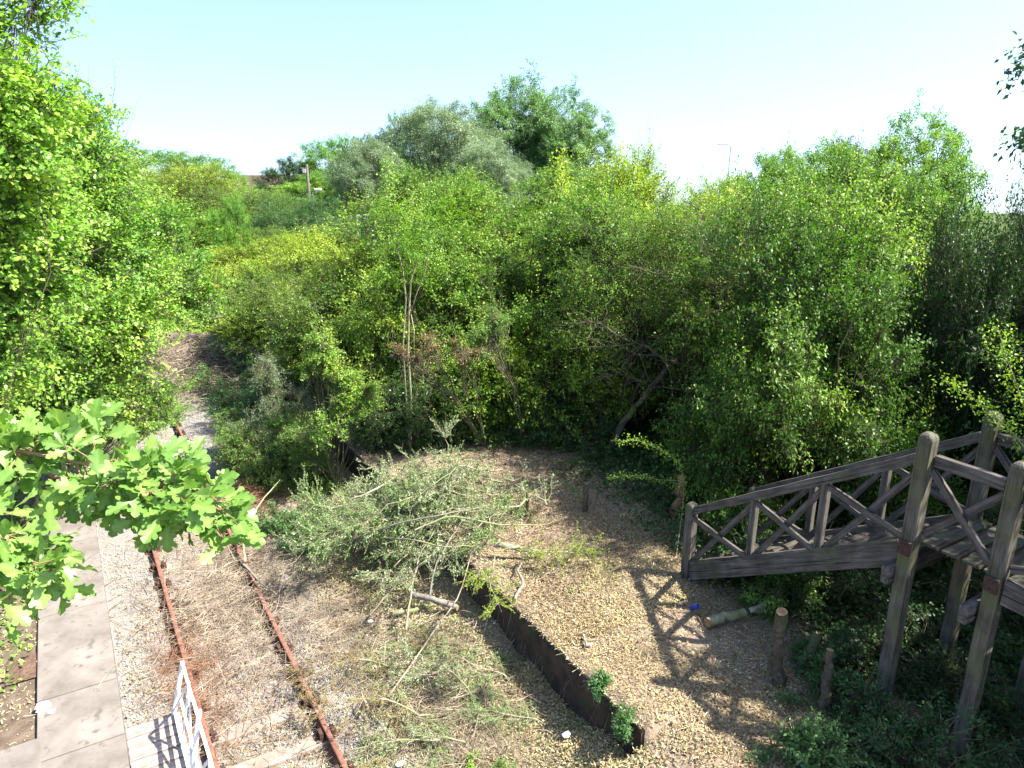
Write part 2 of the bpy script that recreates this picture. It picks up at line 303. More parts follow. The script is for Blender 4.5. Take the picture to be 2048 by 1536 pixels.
def ground_mat():
    m, N, L, b = mat('ground_soil_and_gravel')
    tc = N.new('ShaderNodeTexCoord'); sp = N.new('ShaderNodeSeparateXYZ'); L.new(tc.outputs['Object'], sp.inputs[0])
    def noise(s, d=6, r=0.6):
        n = N.new('ShaderNodeTexNoise'); n.inputs['Scale'].default_value = s; n.inputs['Detail'].default_value = d; n.inputs['Roughness'].default_value = r; L.new(tc.outputs['Object'], n.inputs['Vector']); return n.outputs['Fac']
    def mth(op, a, b_=None):
        q = N.new('ShaderNodeMath'); q.operation = op
        for k, v in enumerate((a, b_)):
            if v is None: continue
            if isinstance(v, (int, float)): q.inputs[k].default_value = v
            else: L.new(v, q.inputs[k])
        return q.outputs[0]
    def mixc(f, a, b_):
        x = N.new('ShaderNodeMix'); x.data_type = 'RGBA'
        for k, v in ((0, f), (6, a), (7, b_)):
            if isinstance(v, tuple): x.inputs[k].default_value = (*v, 1)
            else: L.new(v, x.inputs[k])
        return x.outputs[2]
    def mr(v, a, b_):
        q = N.new('ShaderNodeMapRange'); q.inputs[1].default_value = a; q.inputs[2].default_value = b_; L.new(v, q.inputs[0]); return q.outputs[0]
    big = noise(0.9); fine = noise(30, 4, 0.7); med = noise(6)
    xx = mth('ADD', sp.outputs[0], mth('MULTIPLY', mth('SUBTRACT', big, 0.5), 2.0))
    grav = ramp(N, [(0.3, (0.124, 0.112, 0.102)), (0.5, (0.223, 0.211, 0.198)), (0.7, (0.310, 0.298, 0.285))]); L.new(fine, grav.inputs[0])
    dirt = ramp(N, [(0.3, (0.11, 0.08, 0.055)), (0.5, (0.23, 0.175, 0.13)), (0.7, (0.36, 0.29, 0.21))]); L.new(noise(14, 8, 0.75), dirt.inputs[0])
    soil = ramp(N, [(0.35, (0.084, 0.062, 0.046)), (0.65, (0.167, 0.126, 0.096))]); L.new(med, soil.inputs[0])
    green = ramp(N, [(0.35, (0.03, 0.06, 0.015)), (0.65, (0.09, 0.13, 0.03))]); L.new(med, green.inputs[0])
    c = mixc(mr(xx, 3.0, 3.7), grav.outputs[0], dirt.outputs[0])
    c = mixc(mr(mth('MULTIPLY', mr(med, 0.42, 0.6), mth('MULTIPLY', mr(sp.outputs[0], 0.7, 0.9), mth('SUBTRACT', 1.0, mr(sp.outputs[0], 1.9, 2.3)))), 0, 1), c, dirt.outputs[0])
    c = mixc(mth('SUBTRACT', 1.0, mr(sp.outputs[0], -0.31, -0.30)), c, soil.outputs[0])
    far = mth('MAXIMUM', mr(sp.outputs[1], 17, 23), mr(sp.outputs[0], 9.2, 11))
    far = mth('MULTIPLY', far, mth('SUBTRACT', 1.0, mth('MULTIPLY', mth('SUBTRACT', 1.0, mr(mth('ABSOLUTE', mth('SUBTRACT', sp.outputs[0], 2.2)), 1.7, 2.4)), mth('SUBTRACT', 1.0, mr(sp.outputs[1], 34, 40)))))
    c = mixc(far, c, green.outputs[0])
    L.new(c, b.inputs['Base Color']); b.inputs['Roughness'].default_value = 0.95; b.inputs['Specular IOR Level'].default_value = 0.15
    bp = N.new('ShaderNodeBump'); bp.inputs['Strength'].default_value = 0.8; bp.inputs['Distance'].default_value = 0.03; L.new(fine, bp.inputs['Height']); L.new(bp.outputs[0], b.inputs['Normal'])
    return m
tag(link('ground', mesh_np('ground', V, F, smooth=True), ground_mat()), kind='structure')

# ------------------------------------------------------------------ solids
def box_geo(sx, sy, sz, bev=0.0):
    """box with bevelled edges along its length, centred; returns bmesh-free verts/faces"""
    import bmesh
    bm = bmesh.new(); bmesh.ops.create_cube(bm, size=1); bmesh.ops.scale(bm, vec=(sx, sy, sz), verts=bm.verts)
    if bev: bmesh.ops.bevel(bm, geom=list(bm.edges), offset=bev, segments=2, affect='EDGES', profile=0.6)
    return bm

def box_obj(name, size, loc, m, parent=None, bev=0.0, rot=None):
    bm = box_geo(*size, bev); me = bpy.data.meshes.new(name); bm.to_mesh(me); bm.free()
    o = link(name, me, m, parent); o.location = loc
    if rot is not None: o.rotation_euler = rot
    return o

def beam(name, p0, p1, w_, h_, m, parent=None, bev=0.008, top_round=0, side=None):
    """timber from p0 to p1, local x along its length; top_round: domed p1 end"""
    import bmesh
    p0 = Vector(p0); p1 = Vector(p1); d = p1 - p0; Ln = d.length; x = d.normalized()
    ref = Vector(side) if side else (Vector((0, 0, 1)) if abs(x.z) < 0.9 else Vector((0, 1, 0)))
    y = ref.cross(x).normalized(); z = x.cross(y)
    bm = box_geo(Ln, w_, h_, 0)
    es = [e for e in bm.edges if abs((e.verts[0].co - e.verts[1].co).normalized().x) > 0.9]
    bmesh.ops.bevel(bm, geom=es, offset=bev, segments=2, affect='EDGES', profile=0.6)
    if top_round:
        bm.clear(); rings = [(-Ln / 2, 1), (-Ln / 4, 1), (0, 1), (Ln / 4, 1), (Ln / 2 - top_round * .9, 1), (Ln / 2 - top_round * .35, .93), (Ln / 2, .78), (Ln / 2 + top_round * .35, .5), (Ln / 2 + top_round * .5, .2)]
        rv = []
        for rx, rs in rings:
            ring = []
            for q in range(20):
                an = q * math.pi / 10; c, s_ = math.cos(an), math.sin(an); ex = 0.28 if rs == 1 else 0.28 + (1 - rs) * .9; ex = min(ex, 1)
                ring.append(bm.verts.new((rx, math.copysign(abs(c) ** ex, c) * w_ / 2 * rs, math.copysign(abs(s_) ** ex, s_) * h_ / 2 * rs)))
            rv.append(ring)
        for a_, b_ in zip(rv[:-1], rv[1:]):
            for q in range(20): bm.faces.new((a_[q], a_[(q + 1) % 20], b_[(q + 1) % 20], b_[q]))
        bm.faces.new(rv[0][::-1]); bm.faces.new(rv[-1])
        bm.normal_update()
    bmesh.ops.subdivide_edges(bm, edges=[e for e in bm.edges if abs(e.verts[0].co.x - e.verts[1].co.x) > Ln * 0.8], cuts=max(1, int(Ln / 0.35)))
    rr = random.Random(int(Ln * 1000) + 5)
    for v in bm.verts:
        s = 0.003 * math.sin(v.co.x * 7 + Ln * 9) ; v.co.y += s + rr.uniform(-0.0015, 0.0015); v.co.z += s + rr.uniform(-0.0015, 0.0015)
    me = bpy.data.meshes.new(name); bm.to_mesh(me); bm.free()
    o = link(name, me, m, parent)
    M = Matrix(((x.x, y.x, z.x, 0), (x.y, y.y, z.y, 0), (x.z, y.z, z.z, 0), (0, 0, 0, 1))); M.translation = (p0 + p1) / 2
    o.matrix_world = M
    if parent: o.matrix_parent_inverse = Matrix.Identity(4); o.matrix_basis = Matrix.Translation(-Vector(parent.location)) @ M
    return o

# ------------------------------------------------------------------ platforms
pl = empty('station_platform', (5.3, 5.7, 0), label='overgrown brick faced station platform on the far side of the trackbed', cat='platform')
zz_, yy_ = np.linspace(-.25, .853, 12), np.arange(0, 52.01, .13); Yw, Zw = np.meshgrid(yy_, zz_); Pn = np.stack([Yw, Zw, 0 * Yw], -1)
Xw = -.012 + .022 * noise3(Pn, 501, 5.) + .014 * noise3(Pn, 502, 17.) - .02 * (Zw < .1); Zw = Zw + .012 * noise3(Pn, 503, 6.) * (Zw > .8)
Vf = np.stack([Xw, Yw, Zw], -1).reshape(-1, 3); Vb = Vf.copy(); Vb[:, 0] = .23; nyw = len(yy_); nzw = len(zz_); q = (np.arange(nzw - 1)[:, None] * nyw + np.arange(nyw - 1)[None]).ravel()
Fw = np.stack([q + 1, q, q + nyw, q + nyw + 1], -1); o_ = len(Vf); t_ = (nzw - 1) * nyw + np.arange(nyw - 1); e_ = np.arange(nzw - 1) * nyw
Fw = np.concatenate([Fw, Fw[:, ::-1] + o_, np.stack([t_, t_ + 1, t_ + 1 + o_, t_ + o_][::-1], -1), np.stack([e_, e_ + nyw, e_ + nyw + o_, e_ + o_], -1)])
wl = link('platform_wall', mesh_np('platform_wall', np.concatenate([Vf, Vb]), Fw), BRICK, pl)
for k in range(40):
    b_ = box_obj('coping_stone', (0.24, 0.88, 0.055), (0.105, 0.5 + 0.9 * k, 0.878), COPING, pl, 0.012, rot=(random.uniform(-.015, .015), random.uniform(-.03, .03), random.uniform(-.035, .035)))
lp = empty('near_platform', (-0.3, 5, 0), label='low platform with soil top left of the nearest rail', cat='platform')
box_obj('platform_wall', (0.2, 50, 1.0), (-0.06, 20, 0.33), CONCRETE, lp, 0.01)
ylist = [5.6, 6.7, 7.85, 8.9, 10.08, 12.2, 13.4, 14.6, 15.8, 17.0, 18.2, 19.4, 20.6]
for k, (a, b_) in enumerate(zip(ylist[:-1], ylist[1:])):
    o = box_obj('edge_slab', (0.93, b_ - a - 0.018, 0.06), (-0.70, (a + b_) / 2, 0.892 + random.uniform(-.003, .003)), CONCRETE, lp, 0.01, rot=(0, 0, random.uniform(-.004, .004)))
    o.location -= lp.location
o = box_obj('paving_slab', (1.1, 1.0, 0.06), (-1.67, 8.85, 0.897), CONCRETE, None, 0.012)
tag(o, 'square grey paving slab lying on soil at the bottom left corner', 'slab')

# ------------------------------------------------------------------ rails and sleepers
def rail(name, x, label):
    prof = [(-0.035, 0), (-0.035, -0.035), (-0.010, -0.05), (-0.010, -0.125), (-0.06, -0.135), (-0.06, -0.15), (0.06, -0.15), (0.06, -0.135), (0.010, -0.125), (0.010, -0.05), (0.035, -0.035), (0.035, 0), (0.02, 0.006), (-0.02, 0.006)]
    yy = np.arange(-3, 46, 0.5); k = len(prof); P = np.array(prof)
    V = np.zeros((len(yy), k, 3)); V[:, :, 0] = x + P[None, :, 0] + 0.006 * np.sin(yy * 0.7 + x)[:, None]; V[:, :, 1] = yy[:, None]; V[:, :, 2] = P[None, :, 1]
    i = np.arange(len(yy) - 1)[:, None] * k; s = np.arange(k)[None, :]; s2 = (s + 1) % k
    F = np.stack([i + s, i + s2, i + k + s2, i + k + s], -1).reshape(-1, 4)
    tag(link(name, mesh_np(name, V, F), RUST), label, 'rail')
rail('rail', 0.70, 'rusty rail nearer the grey platform slabs')
rail('rail', 2.17, 'rusty rail on the side towards the brush pile')
import bmesh
bm = box_geo(2.5, 0.25, 0.13, 0.012)
me_sl = bpy.data.meshes.new('sleeper'); bm.to_mesh(me_sl); bm.free(); me_sl.materials.append(SLEEPER)
bm = bmesh.new()
for (sx, sy, sz, px_, py_, pz_) in ((0.30, 0.16, 0.03, 0, 0, 0.015), (0.05, 0.13, 0.11, -0.085, 0, 0.07), (0.05, 0.13, 0.11, 0.085, 0, 0.07)):
    r = bmesh.ops.create_cube(bm, size=1)
    bmesh.ops.scale(bm, vec=(sx, sy, sz), verts=r['verts']); bmesh.ops.translate(bm, vec=(px_, py_, pz_), verts=r['verts'])
for px_ in (-0.12, 0.12):
    r = bmesh.ops.create_cone(bm, cap_ends=True, segments=8, radius1=0.025, radius2=0.02, depth=0.05); bmesh.ops.translate(bm, vec=(px_, 0.04, 0.05), verts=r['verts'])
me_ch = bpy.data.meshes.new('rail_chair'); bm.to_mesh(me_ch); bm.free(); me_ch.materials.append(RUSTDARK)
for k in range(26):
    y = 7.2 + 0.76 * k
    s = link('sleeper', me_sl, None); s.location = (1.435, y, -0.225 + (0.038 if k < 4 else random.uniform(-.01, .012))); s.rotation_euler = (0, random.uniform(-.004, .004), random.uniform(-.02, .02))
    tag(s, ['pale timber sleeper crossing under the rails at the bottom edge', 'pale timber sleeper second up from the bottom edge', 'pale timber sleeper third up from the bottom edge'][k] if k < 3 else 'timber sleeper half buried in litter between the rails', 'sleeper', 'sleepers under the rusty track')
    for cx in (0.70, 2.17):
        c = link('rail_chair', me_ch, None, s); c.location = (cx - 1.435, 0, 0.066)

# ------------------------------------------------------------------ timber stair
st = empty('timber_stair', (8.2, 8.0, 0.88), label='weathered grey timber footbridge stair with cross braced railings and tall posts', cat='stair')
XN, XF, Y0, YA, YB = 8.22, 9.55, 8.0, 4.38, 3.42
def hz(y, z0=2.12, z1=4.42): return z0 + (z1 - z0) * (Y0 - y) / (Y0 - YA)       # handrail height
def sz_(y): return hz(y, 1.02, 3.18)                                              # stringer centre
PW = 0.16
for x_, base in ((XN, 0.4), (XF, 0.4)):
    beam('post', (x_, Y0 + (0 if x_ < 9 else -0.12), base), (x_, Y0 + (0 if x_ < 9 else -0.12), 2.26), PW, PW, TIMBER, st, 0.02, 0.05)
for x_ in (XN - 0.08, XF - 0.05):
    beam('post', (x_, YA, -0.2), (x_ , YA, 4.70),  0.17, 0.17, TIMBER_GREEN, st, 0.025, 0.06)
    beam('post', (x_ + 0.06, YB, -0.2), (x_ + 0.06, YB, 4.68),  0.17, 0.17, TIMBER_GREEN, st, 0.025, 0.06)
    beam('post', (x_ + 0.06, 1.0, -0.2), (x_ + 0.06, 1.0, 4.68),  0.17, 0.17, TIMBER_GREEN, st, 0.025, 0.06)
for x_ in (XN, XF):
    ys_ = Y0 - 0.06; ye = YA + 0.1
    beam('handrail', (x_, ys_, hz(ys_)), (x_, ye, hz(ye)), 0.075, 0.125, TIMBER, st, 0.01)
    beam('stringer', (x_, ys_ + 0.0, sz_(ys_)), (x_, ye, sz_(ye)), 0.09, 0.31, TIMBER, st, 0.01)
    cuts = [8.0, 6.75, 5.63, YA]; n = 3
    for k in range(n):
        a, b_ = cuts[k], cuts[k + 1]
        if k < n - 1:
            beam('baluster', (x_, b_, sz_(b_) + 0.10), (x_, b_, hz(b_) - 0.06), 0.085, 0.10, TIMBER, st, 0.008)
        a2 = a - 0.07; b2 = b_ + 0.04
        beam('brace', (x_ - 0.035, a2, hz(a2) - 0.12), (x_ - 0.035, b2, sz_(b2) + 0.15), 0.045, 0.09, TIMBER, st, 0.006)
        beam('brace', (x_ + 0.03, a2, sz_(a2) + 0.15), (x_ + 0.03, b2, hz(b2) - 0.12), 0.045, 0.09, TIMBER, st, 0.006)
    # landing rails and beams
    xo = x_ - 0.02
    for (a, b_) in ((YA - 0.1, YB + 0.1), (YB - 0.1, 1.1)):
        beam('handrail', (xo, a, 4.40), (xo, b_, 4.40), 0.08, 0.14, TIMBER, st, 0.01)
        beam('brace', (xo - 0.03, a, 4.28), (xo - 0.03, b_, 3.48), 0.045, 0.09, TIMBER, st, 0.006)
        beam('brace', (xo + 0.035, a, 3.48), (xo + 0.035, b_, 4.28), 0.045, 0.09, TIMBER, st, 0.006)
    beam('landing_beam', (xo, YB - 0.1, 3.22), (xo, -0.5, 3.22), 0.1, 0.30, TIMBER, st, 0.01)
nt_ = 13
for k in range(nt_):
    y = Y0 - 0.2 + (YA + 0.15 - Y0 + 0.2) * k / (nt_ - 1)
    box_obj('tread', (XF - XN - 0.11, 0.22, 0.035), (0, 0, 0), TIMBER_DECK, st, 0.006).location = Vector(((XN + XF) / 2, y, sz_(y) + 0.03)) - st.location
for k in range(18):
    y = YA - 0.15 - 0.24 * k
    box_obj('deck_board', (XF - XN - 0.14, 0.20, 0.035), (0, 0, 0), TIMBER_DECK, st, 0.006).location = Vector(((XN + XF) / 2, y, 3.30)) - st.location
beam('cross_beam', (XN - 0.25, YA - 0.02, 2.86), (XF + 0.2, YA - 0.02, 2.86), 0.10, 0.22, TIMBER, st, 0.01).location += Vector((0, 0.16, 0))
beam('cross_beam', (XN - 0.25, YB, 2.86), (XF + 0.2, YB, 2.86), 0.10, 0.22, TIMBER, st, 0.01).location += Vector((0, 0.16, 0))
beam('ground_sill', (XN - 0.1, YA + 0.2, 0.72), (XN + 0.05, 0.5, 0.72), 0.16, 0.16, TIMBER_GREEN, st, 0.015)
beam('ground_sill', (XF, YA + 0.2, 0.55), (XF, 0.5, 0.55), 0.16, 0.16, TIMBER_GREEN, st, 0.015)
for y in (YA, YB):
    x_ = XN - 0.08 + (0.06 if y == YB else 0)
    box_obj('rust_plate', (0.03, 0.15, 0.18), (x_ - 0.105 - st.location.x, y - st.location.y, 3.28 - st.location.z), RUSTDARK, st, 0.004)
    for k in (-0.05, 0.05):
        box_obj('bolt', (0.03, 0.03, 0.03), (x_ - 0.126 - st.location.x, y - st.location.y, 3.28 + k - st.location.z), RUSTDARK, st, 0.006)

# ------------------------------------------------------------------ white railing and boarding
bd = empty('boarded_step', (0.05, 7.6, 0.8), label='worn white painted plank boarding between platform slab and rail', cat='boarding')
for k in range(14):
    y = 8.88 - 0.205 * k
    box_obj('plank', (0.62, 0.195, 0.045), (0.06 - 0.02, y - 7.6, 0.09 + random.uniform(-.004, .004)), BOARDS, bd, 0.006, rot=(0, 0, random.uniform(-.01, .01)))
for y in (8.8, 7.5, 6.3):
    box_obj('support_leg', (0.09, 0.09, 1.0), (0.26, y - 7.6, -0.46), TIMBER, bd, 0.01)
wr = empty('white_railing', (0.36, 8.9, 0.88), label='slender white painted metal railing beside the boarded step', cat='railing')
def wp(y, z): return (0.30 + 0.20 * (z - .8), y, .8 + (z - .8) * (0.72 + .28 * min(1, max(0, (9.0 - y) / .9))))
zt = lambda y: 1.88 + 0.0 * y
for y in (8.95, 7.55, 6.15): beam('railing_post', wp(y, 0.8), wp(y, 1.92), 0.05, 0.05, WHITEP, wr, 0.006)
for z in (1.88, 1.42, 1.02): beam('rail_bar', wp(8.92, z), wp(5.3, z), 0.035, 0.04, WHITEP, wr, 0.005)
for a in (8.25, 6.85): beam('upright_bar', wp(a, 1.0), wp(a, 1.87), 0.022, 0.03, WHITEP, wr, 0.003)
for (a, b_) in ((8.95, 8.25), (7.55, 8.25), (7.55, 6.85), (6.15, 6.85)):
    beam('diagonal_bar', wp(a, 1.03), wp(b_, 1.86), 0.022, 0.03, WHITEP, wr, 0.003)
# ------------------------------------------------------------------ trees
def sprays(rng, lobes, n, K, slen, leaf, shape=RHOMB, up=0.5, out=0.8, droop=0.3, shell=0.16, gap=0.46, gapf=1.7, nseed=1, shoots=0.06, vbias=0.0, lw=1.0, wseg=True, twr=0.006, bulge=0.30, curl=0.55, upn=0.9, per=16, fan=1.0):
    """leafy twigs over a set of ellipsoid lobes: returns leaf geometry and twig tubes"""
    Lb = np.array(lobes, float); area = (Lb[:, 3] * Lb[:, 4] + Lb[:, 4] * Lb[:, 5] + Lb[:, 3] * Lb[:, 5])
    nc = max(12, n // per); n = nc * per                      # boughs, each carrying a flat fan of leafy twigs
    li = rng.choice(len(Lb), nc, p=area / area.sum()); u = nrm(rng.normal(size=(nc, 3)))
    C = Lb[li, :3]; R = Lb[li, 3:6]
    bump = 1 + bulge * noise3(C + u * R, nseed, 1.9) + 0.10 * noise3(C + u * R, nseed + 3, 5.0)
    rho = (1 - np.abs(rng.normal(0, shell, nc))) * bump
    inner = rng.random(nc) < 0.10; rho[inner] *= rng.random(inner.sum()) ** 0.5
    A = C + u * R * rho[:, None]
    deep = np.zeros(nc, bool)
    for l in Lb: deep |= (np.linalg.norm((A - l[:3]) / l[3:6], axis=1) < 0.62)
    g = noise3(A, nseed + 9, gapf)
    keep = (~deep | inner) & (g > -1.0 + gap * 1.6) & (A[:, 2] > 0.02)
    A, u, R = A[keep], u[keep], R[keep]; nc = len(A); n = nc * per
    DC = nrm(u / R * R.mean() * out + np.array([0, 0, up]) + rng.normal(0, 0.40, (nc, 3)))
    SC = nrm(np.cross(DC, np.array([0, 0, 1.0]) + rng.normal(0, .25, (nc, 3)))); UC = np.cross(SC, DC)
    LC = np.minimum(0.9, R.mean(1) * 0.85) * rng.uniform(.6, 1.25, nc) * fan
    q1 = rng.uniform(-.75, .45, (nc, per)); q2 = rng.normal(0, .30, (nc, per)) * (1.1 - np.abs(q1)); q3 = rng.normal(0, .10, (nc, per))
    A = (A[:, None, :] + (DC[:, None, :] * q1[..., None] + SC[:, None, :] * q2[..., None] + UC[:, None, :] * q3[..., None]) * LC[:, None, None]).reshape(-1, 3)
    D = nrm((DC[:, None, :] + SC[:, None, :] * (q2 * 1.8)[..., None]).reshape(-1, 3) + rng.normal(0, 0.28, (n, 3)))
    u = np.repeat(u, per, 0); R = np.repeat(R, per, 0); cv = np.repeat(rng.normal(0, .13, nc), per); UU = np.repeat(UC, per, 0)
    k_ = A[:, 2] > 0.03; A, D, u, R, cv, UU = A[k_], D[k_], u[k_], R[k_], cv[k_], UU[k_]; n = len(A)
    L = slen * rng.uniform(0.55, 1.3, n); sh = (rng.random(n) < shoots) & (u[:, 2] > 0.0)
    L[sh] *= rng.uniform(1.3, 2.1, sh.sum()); D[sh] = nrm(D[sh] * 0.5 + np.array([0, 0, 0.9]))
    dr = np.where(sh, 0.0, droop)
    t = (np.arange(K) + 0.4) / K
    tt = t[None, :] * np.ones((n, 1)) + rng.uniform(-0.05, 0.05, (n, K))
    P = A[:, None, :] + D[:, None, :] * (L[:, None] * tt)[..., None]; P[..., 2] -= dr[:, None] * L[:, None] * tt ** 2
    side = nrm(np.cross(np.broadcast_to(D[:, None, :], P.shape), rng.normal(size=P.shape)))
    P = P + side * (leaf * 0.25)
    LD = nrm(np.broadcast_to(D[:, None, :], P.shape) * 0.55 + side * 0.8 + rng.normal(0, 0.3, P.shape) - np.array([0, 0, 0.12]))
    NN = nrm(np.array([0, 0, upn * .5]) + UU[:, None, :] * .8 + u[:, None, :] * curl * .7 + rng.normal(0, 0.34, P.shape))
    size = leaf * rng.uniform(0.6, 1.25, (n, K)) * (1.1 - 0.35 * tt)
    cl = noise3(A, nseed + 20, 1.1) * 0.20 + noise3(A, nseed + 23, 3.0) * 0.08 + rng.normal(0, 0.07, n) + cv
    v = np.clip(0.45 + vbias + cl[:, None] + 0.22 * (tt - 0.5) + np.where(sh, 0.2, 0)[:, None] + rng.normal(0, 0.055, (n, K)), 0.0, 1.0)
    V, F, vv = leaf_geo(P.reshape(-1, 3), LD.reshape(-1, 3), NN.reshape(-1, 3), size.ravel(), v.ravel(), shape)
    tw = None
    if wseg:
        q = np.stack([A - D * L[:, None] * 0.5, A, A + D * L[:, None] * 0.55, A + D * L[:, None] * 1.0], 1); q[:, 2, 2] -= dr * L * 0.3; q[:, 3, 2] -= dr * L
        q += rng.normal(0, 0.02, q.shape); r = np.stack([np.full(n, twr), np.full(n, twr * .8), np.full(n, twr * 0.55), np.full(n, twr * 0.25)], 1)
        tw = tube_batch(q, r, 3)
    return (V, F, vv), tw, A

def limbs(rng, base, lobes, A, stems=1, r0=0.12, nper=26, spread=0.25, amp=0.5, lean=None):
    g = Geo(); Lb = np.array(lobes, float); base = np.array(base, float)
    roots = [base + np.array([rng.normal(0, spread), rng.normal(0, spread), 0]) for _ in range(stems)]
    starts = []
    for k, l in enumerate(Lb):
        rt = roots[k % stems]; tgt = l[:3] + np.array([0, 0, l[5] * 0.35])
        p = wig(rt, tgt, 9, amp * 0.35, rng)
        if lean is not None: p += np.array(lean)[None, :] * np.sin(np.pi * np.linspace(0, 1, 9))[:, None]
        rr = np.linspace(r0, r0 * 0.22, 9); rr[0] *= 1.35
        g.add(*tube_batch(p[None], rr[None], 7)); starts.append(p)
    if len(A):
        d = np.stack([np.linalg.norm((A - l[:3]) / l[3:6], axis=1) for l in Lb], 1); own = d.argmin(1)
        P2, R2, P3, R3 = [], [], [], []
        for k in range(len(Lb)):
            idx = np.where(own == k)[0]
            if len(idx) == 0: continue
            for j in rng.choice(idx, min(nper, len(idx)), replace=False):
                s = starts[k][rng.integers(3, 9)]; p = wig(s, A[j], 6, amp * 0.6, rng); P2.append(p); rr = np.linspace(r0 * 0.30, r0 * 0.06, 6); R2.append(rr)
                for _ in range(3):
                    s2 = p[rng.integers(2, 6)]; dj = A[idx] - s2; near = idx[np.argsort((dj ** 2).sum(1))[:60]]
                    P3.append(wig(s2, A[rng.choice(near)], 5, 0.4, rng)); R3.append(np.linspace(r0 * 0.10, 0.006, 5))
        g.add(*tube_batch(P2, R2, 4)); g.add(*tube_batch(P3, R3, 3))
    return g

def lobes_round(rng, r, h, n, zb=0.35, small=0.45, flat=0.85):
    out = [(0, 0, h * 0.58, r * 0.62, r * 0.62, h * 0.36)]
    for k in range(n):
        a = k * 2.4 + rng.uniform(-.4, .4); q = rng.uniform(0.45, 0.72) * r; z = h * rng.uniform(zb, 0.86); s = r * rng.uniform(small * 0.75, small * 1.15)
        if z > h * 0.7: q *= 0.7
        out.append((q * math.cos(a), q * math.sin(a), min(z, h - s * 0.85), s, s, s * flat))
    return out

def make_variant(seed, r=3.0, h=6.0, n=11, ns=12500, K=13, slen=0.52, leaf=0.086, stems=3, r0=0.06, lobes=None, nper=7, twigs=True, **kw):
    rng = np.random.default_rng(seed); lb = lobes or lobes_round(rng, r, h, n, kw.pop('zb', 0.3), kw.pop('small', 0.42), kw.pop('flat', 0.85))
    for q in ('zb', 'small', 'flat'): kw.pop(q, None)
    (V, F, v), tw, A = sprays(rng, lb, ns, K, slen, leaf, nseed=seed * 7, wseg=twigs, **kw)
    g = limbs(rng, (0, 0, 0), lb, A, stems, r0, nper)
    if tw: g.add(*tw)
    return mesh_np('crown', V, F, v), g.mesh('trunk', True)

VAR = {
 'haw1': make_variant(11, zb=0.12), 'haw2': make_variant(12, n=10, shoots=0.09, zb=0.15), 'haw3': make_variant(13, n=14, small=0.36, zb=0.12),
 'low1': make_variant(14, h=4.2, r=3.0, n=12, zb=0.12, leaf=0.05, slen=0.36, ns=13000, gap=0.1),
 'elder': make_variant(15, n=9, leaf=0.10, K=11, ns=9000, slen=0.5, shape=NARROW * np.array([1, 1.5]), gap=0.3),
 'willow': make_variant(16, fan=.6, out=.6, n=15, small=0.36, leaf=0.10, K=14, ns=13000, slen=0.5, shape=NARROW, up=0.3, droop=0.5, zb=0.1, shoots=0.0, bulge=0.12, twigs=False, gap=0.0, upn=0.5),
 'poplar': make_variant(17, fan=.55, n=13, small=0.34, leaf=0.08, K=12, ns=13000, slen=0.34, zb=0.2, shoots=0.0, twigs=False, gap=0.16, gapf=2.2, stems=1, r0=0.10, bulge=0.2),
 'round': make_variant(18, n=12, leaf=0.08, K=12, ns=13000, slen=0.36, zb=0.12, shoots=0.0, twigs=False, gap=0.1, stems=1, r0=0.10, fan=.65, up=.3),
}
def place(var, m, name, label, x, y, ztop, r, group=None, cat='tree', zb=None, rot=None, base=None, wood=None, ry=None):
    z0 = float(gz(x, y)) - 0.05 if zb is None else zb
    vm = VAR[var]; H = 4.2 if var == 'low1' else 6.0
    e = empty(name, (x, y, z0), (x * 7.3 + y * 3.1) % 6.28 if rot is None else rot, label=label, cat=cat, group=group)
    e.scale = (r / 3.0, (ry or r) / 3.0, (ztop - z0) / (H * 0.975))
    for nm, me, mm in (('crown', vm[0], LM[m]), ('trunk', vm[1], wood or BARK_DARK)):
        if not me.materials: me.materials.append(mm)
        o = bpy.data.objects.new(nm, me); col.objects.link(o); o.parent = e
        o.material_slots[0].link = 'OBJECT'; o.material_slots[0].material = mm
    return e
def T(var, m, name, label, px, d, ytop, r, **k):
    p = W(px, 300, d); zt = W(px, ytop, d).z
    return place(var, m, name, label, p.x, p.y, zt, r, **k)

# --- the thicket on the far platform
GT = 'hawthorns of the thicket on the platform'
T('haw1', 'haw', 'hawthorn_tree', 'full hawthorn in the middle of the thicket behind the brush pile', 1080, 19.5, 372, 2.9, group=GT)
T('haw2', 'haw', 'hawthorn_tree', 'hawthorn just left of the thicket middle with tall thin pale stems showing', 860, 19.5, 440, 2.6, group=GT)
T('haw3', 'yellow', 'hawthorn_tree', 'yellowish hawthorn leaning over the platform edge above the small trackside shrubs', 690, 23, 480, 2.8, group=GT)
T('haw2', 'yellow', 'hawthorn_tree', 'yellow green hawthorn overhanging the trackbed where the platform edge disappears', 560, 29, 492, 3.0, group=GT)
T('haw1', 'yellow', 'hawthorn_tree', 'pale yellow green hawthorn at the far left end of the thicket by the track', 490, 37, 470, 3.0, group=GT)
T('haw3', 'haw', 'hawthorn_tree', 'hawthorn in second rank behind the pale stemmed one', 820, 27, 400, 3.4, group=GT)
T('haw1', 'haw', 'hawthorn_tree', 'hawthorn in second rank below the grey willow', 980, 27, 352, 3.4, group=GT)
T('haw2', 'yellow', 'hawthorn_tree', 'hawthorn with upright sprouting top against the sky right of the poplar', 1225, 27, 320, 2.7, group=GT)
T('haw3', 'yellow', 'hawthorn_tree', 'light green hawthorn at the low dip in the skyline left of the street lamp', 1345, 25, 378, 2.9, group=GT)
T('haw3', 'haw', 'hawthorn_tree', 'hawthorn behind the bare branched one below the street lamp', 1480, 22, 405, 3.0, group=GT)
T('haw1', 'haw', 'hawthorn_tree', 'broad hawthorn right of the bare branched one', 1660, 21, 372, 3.1, group=GT)
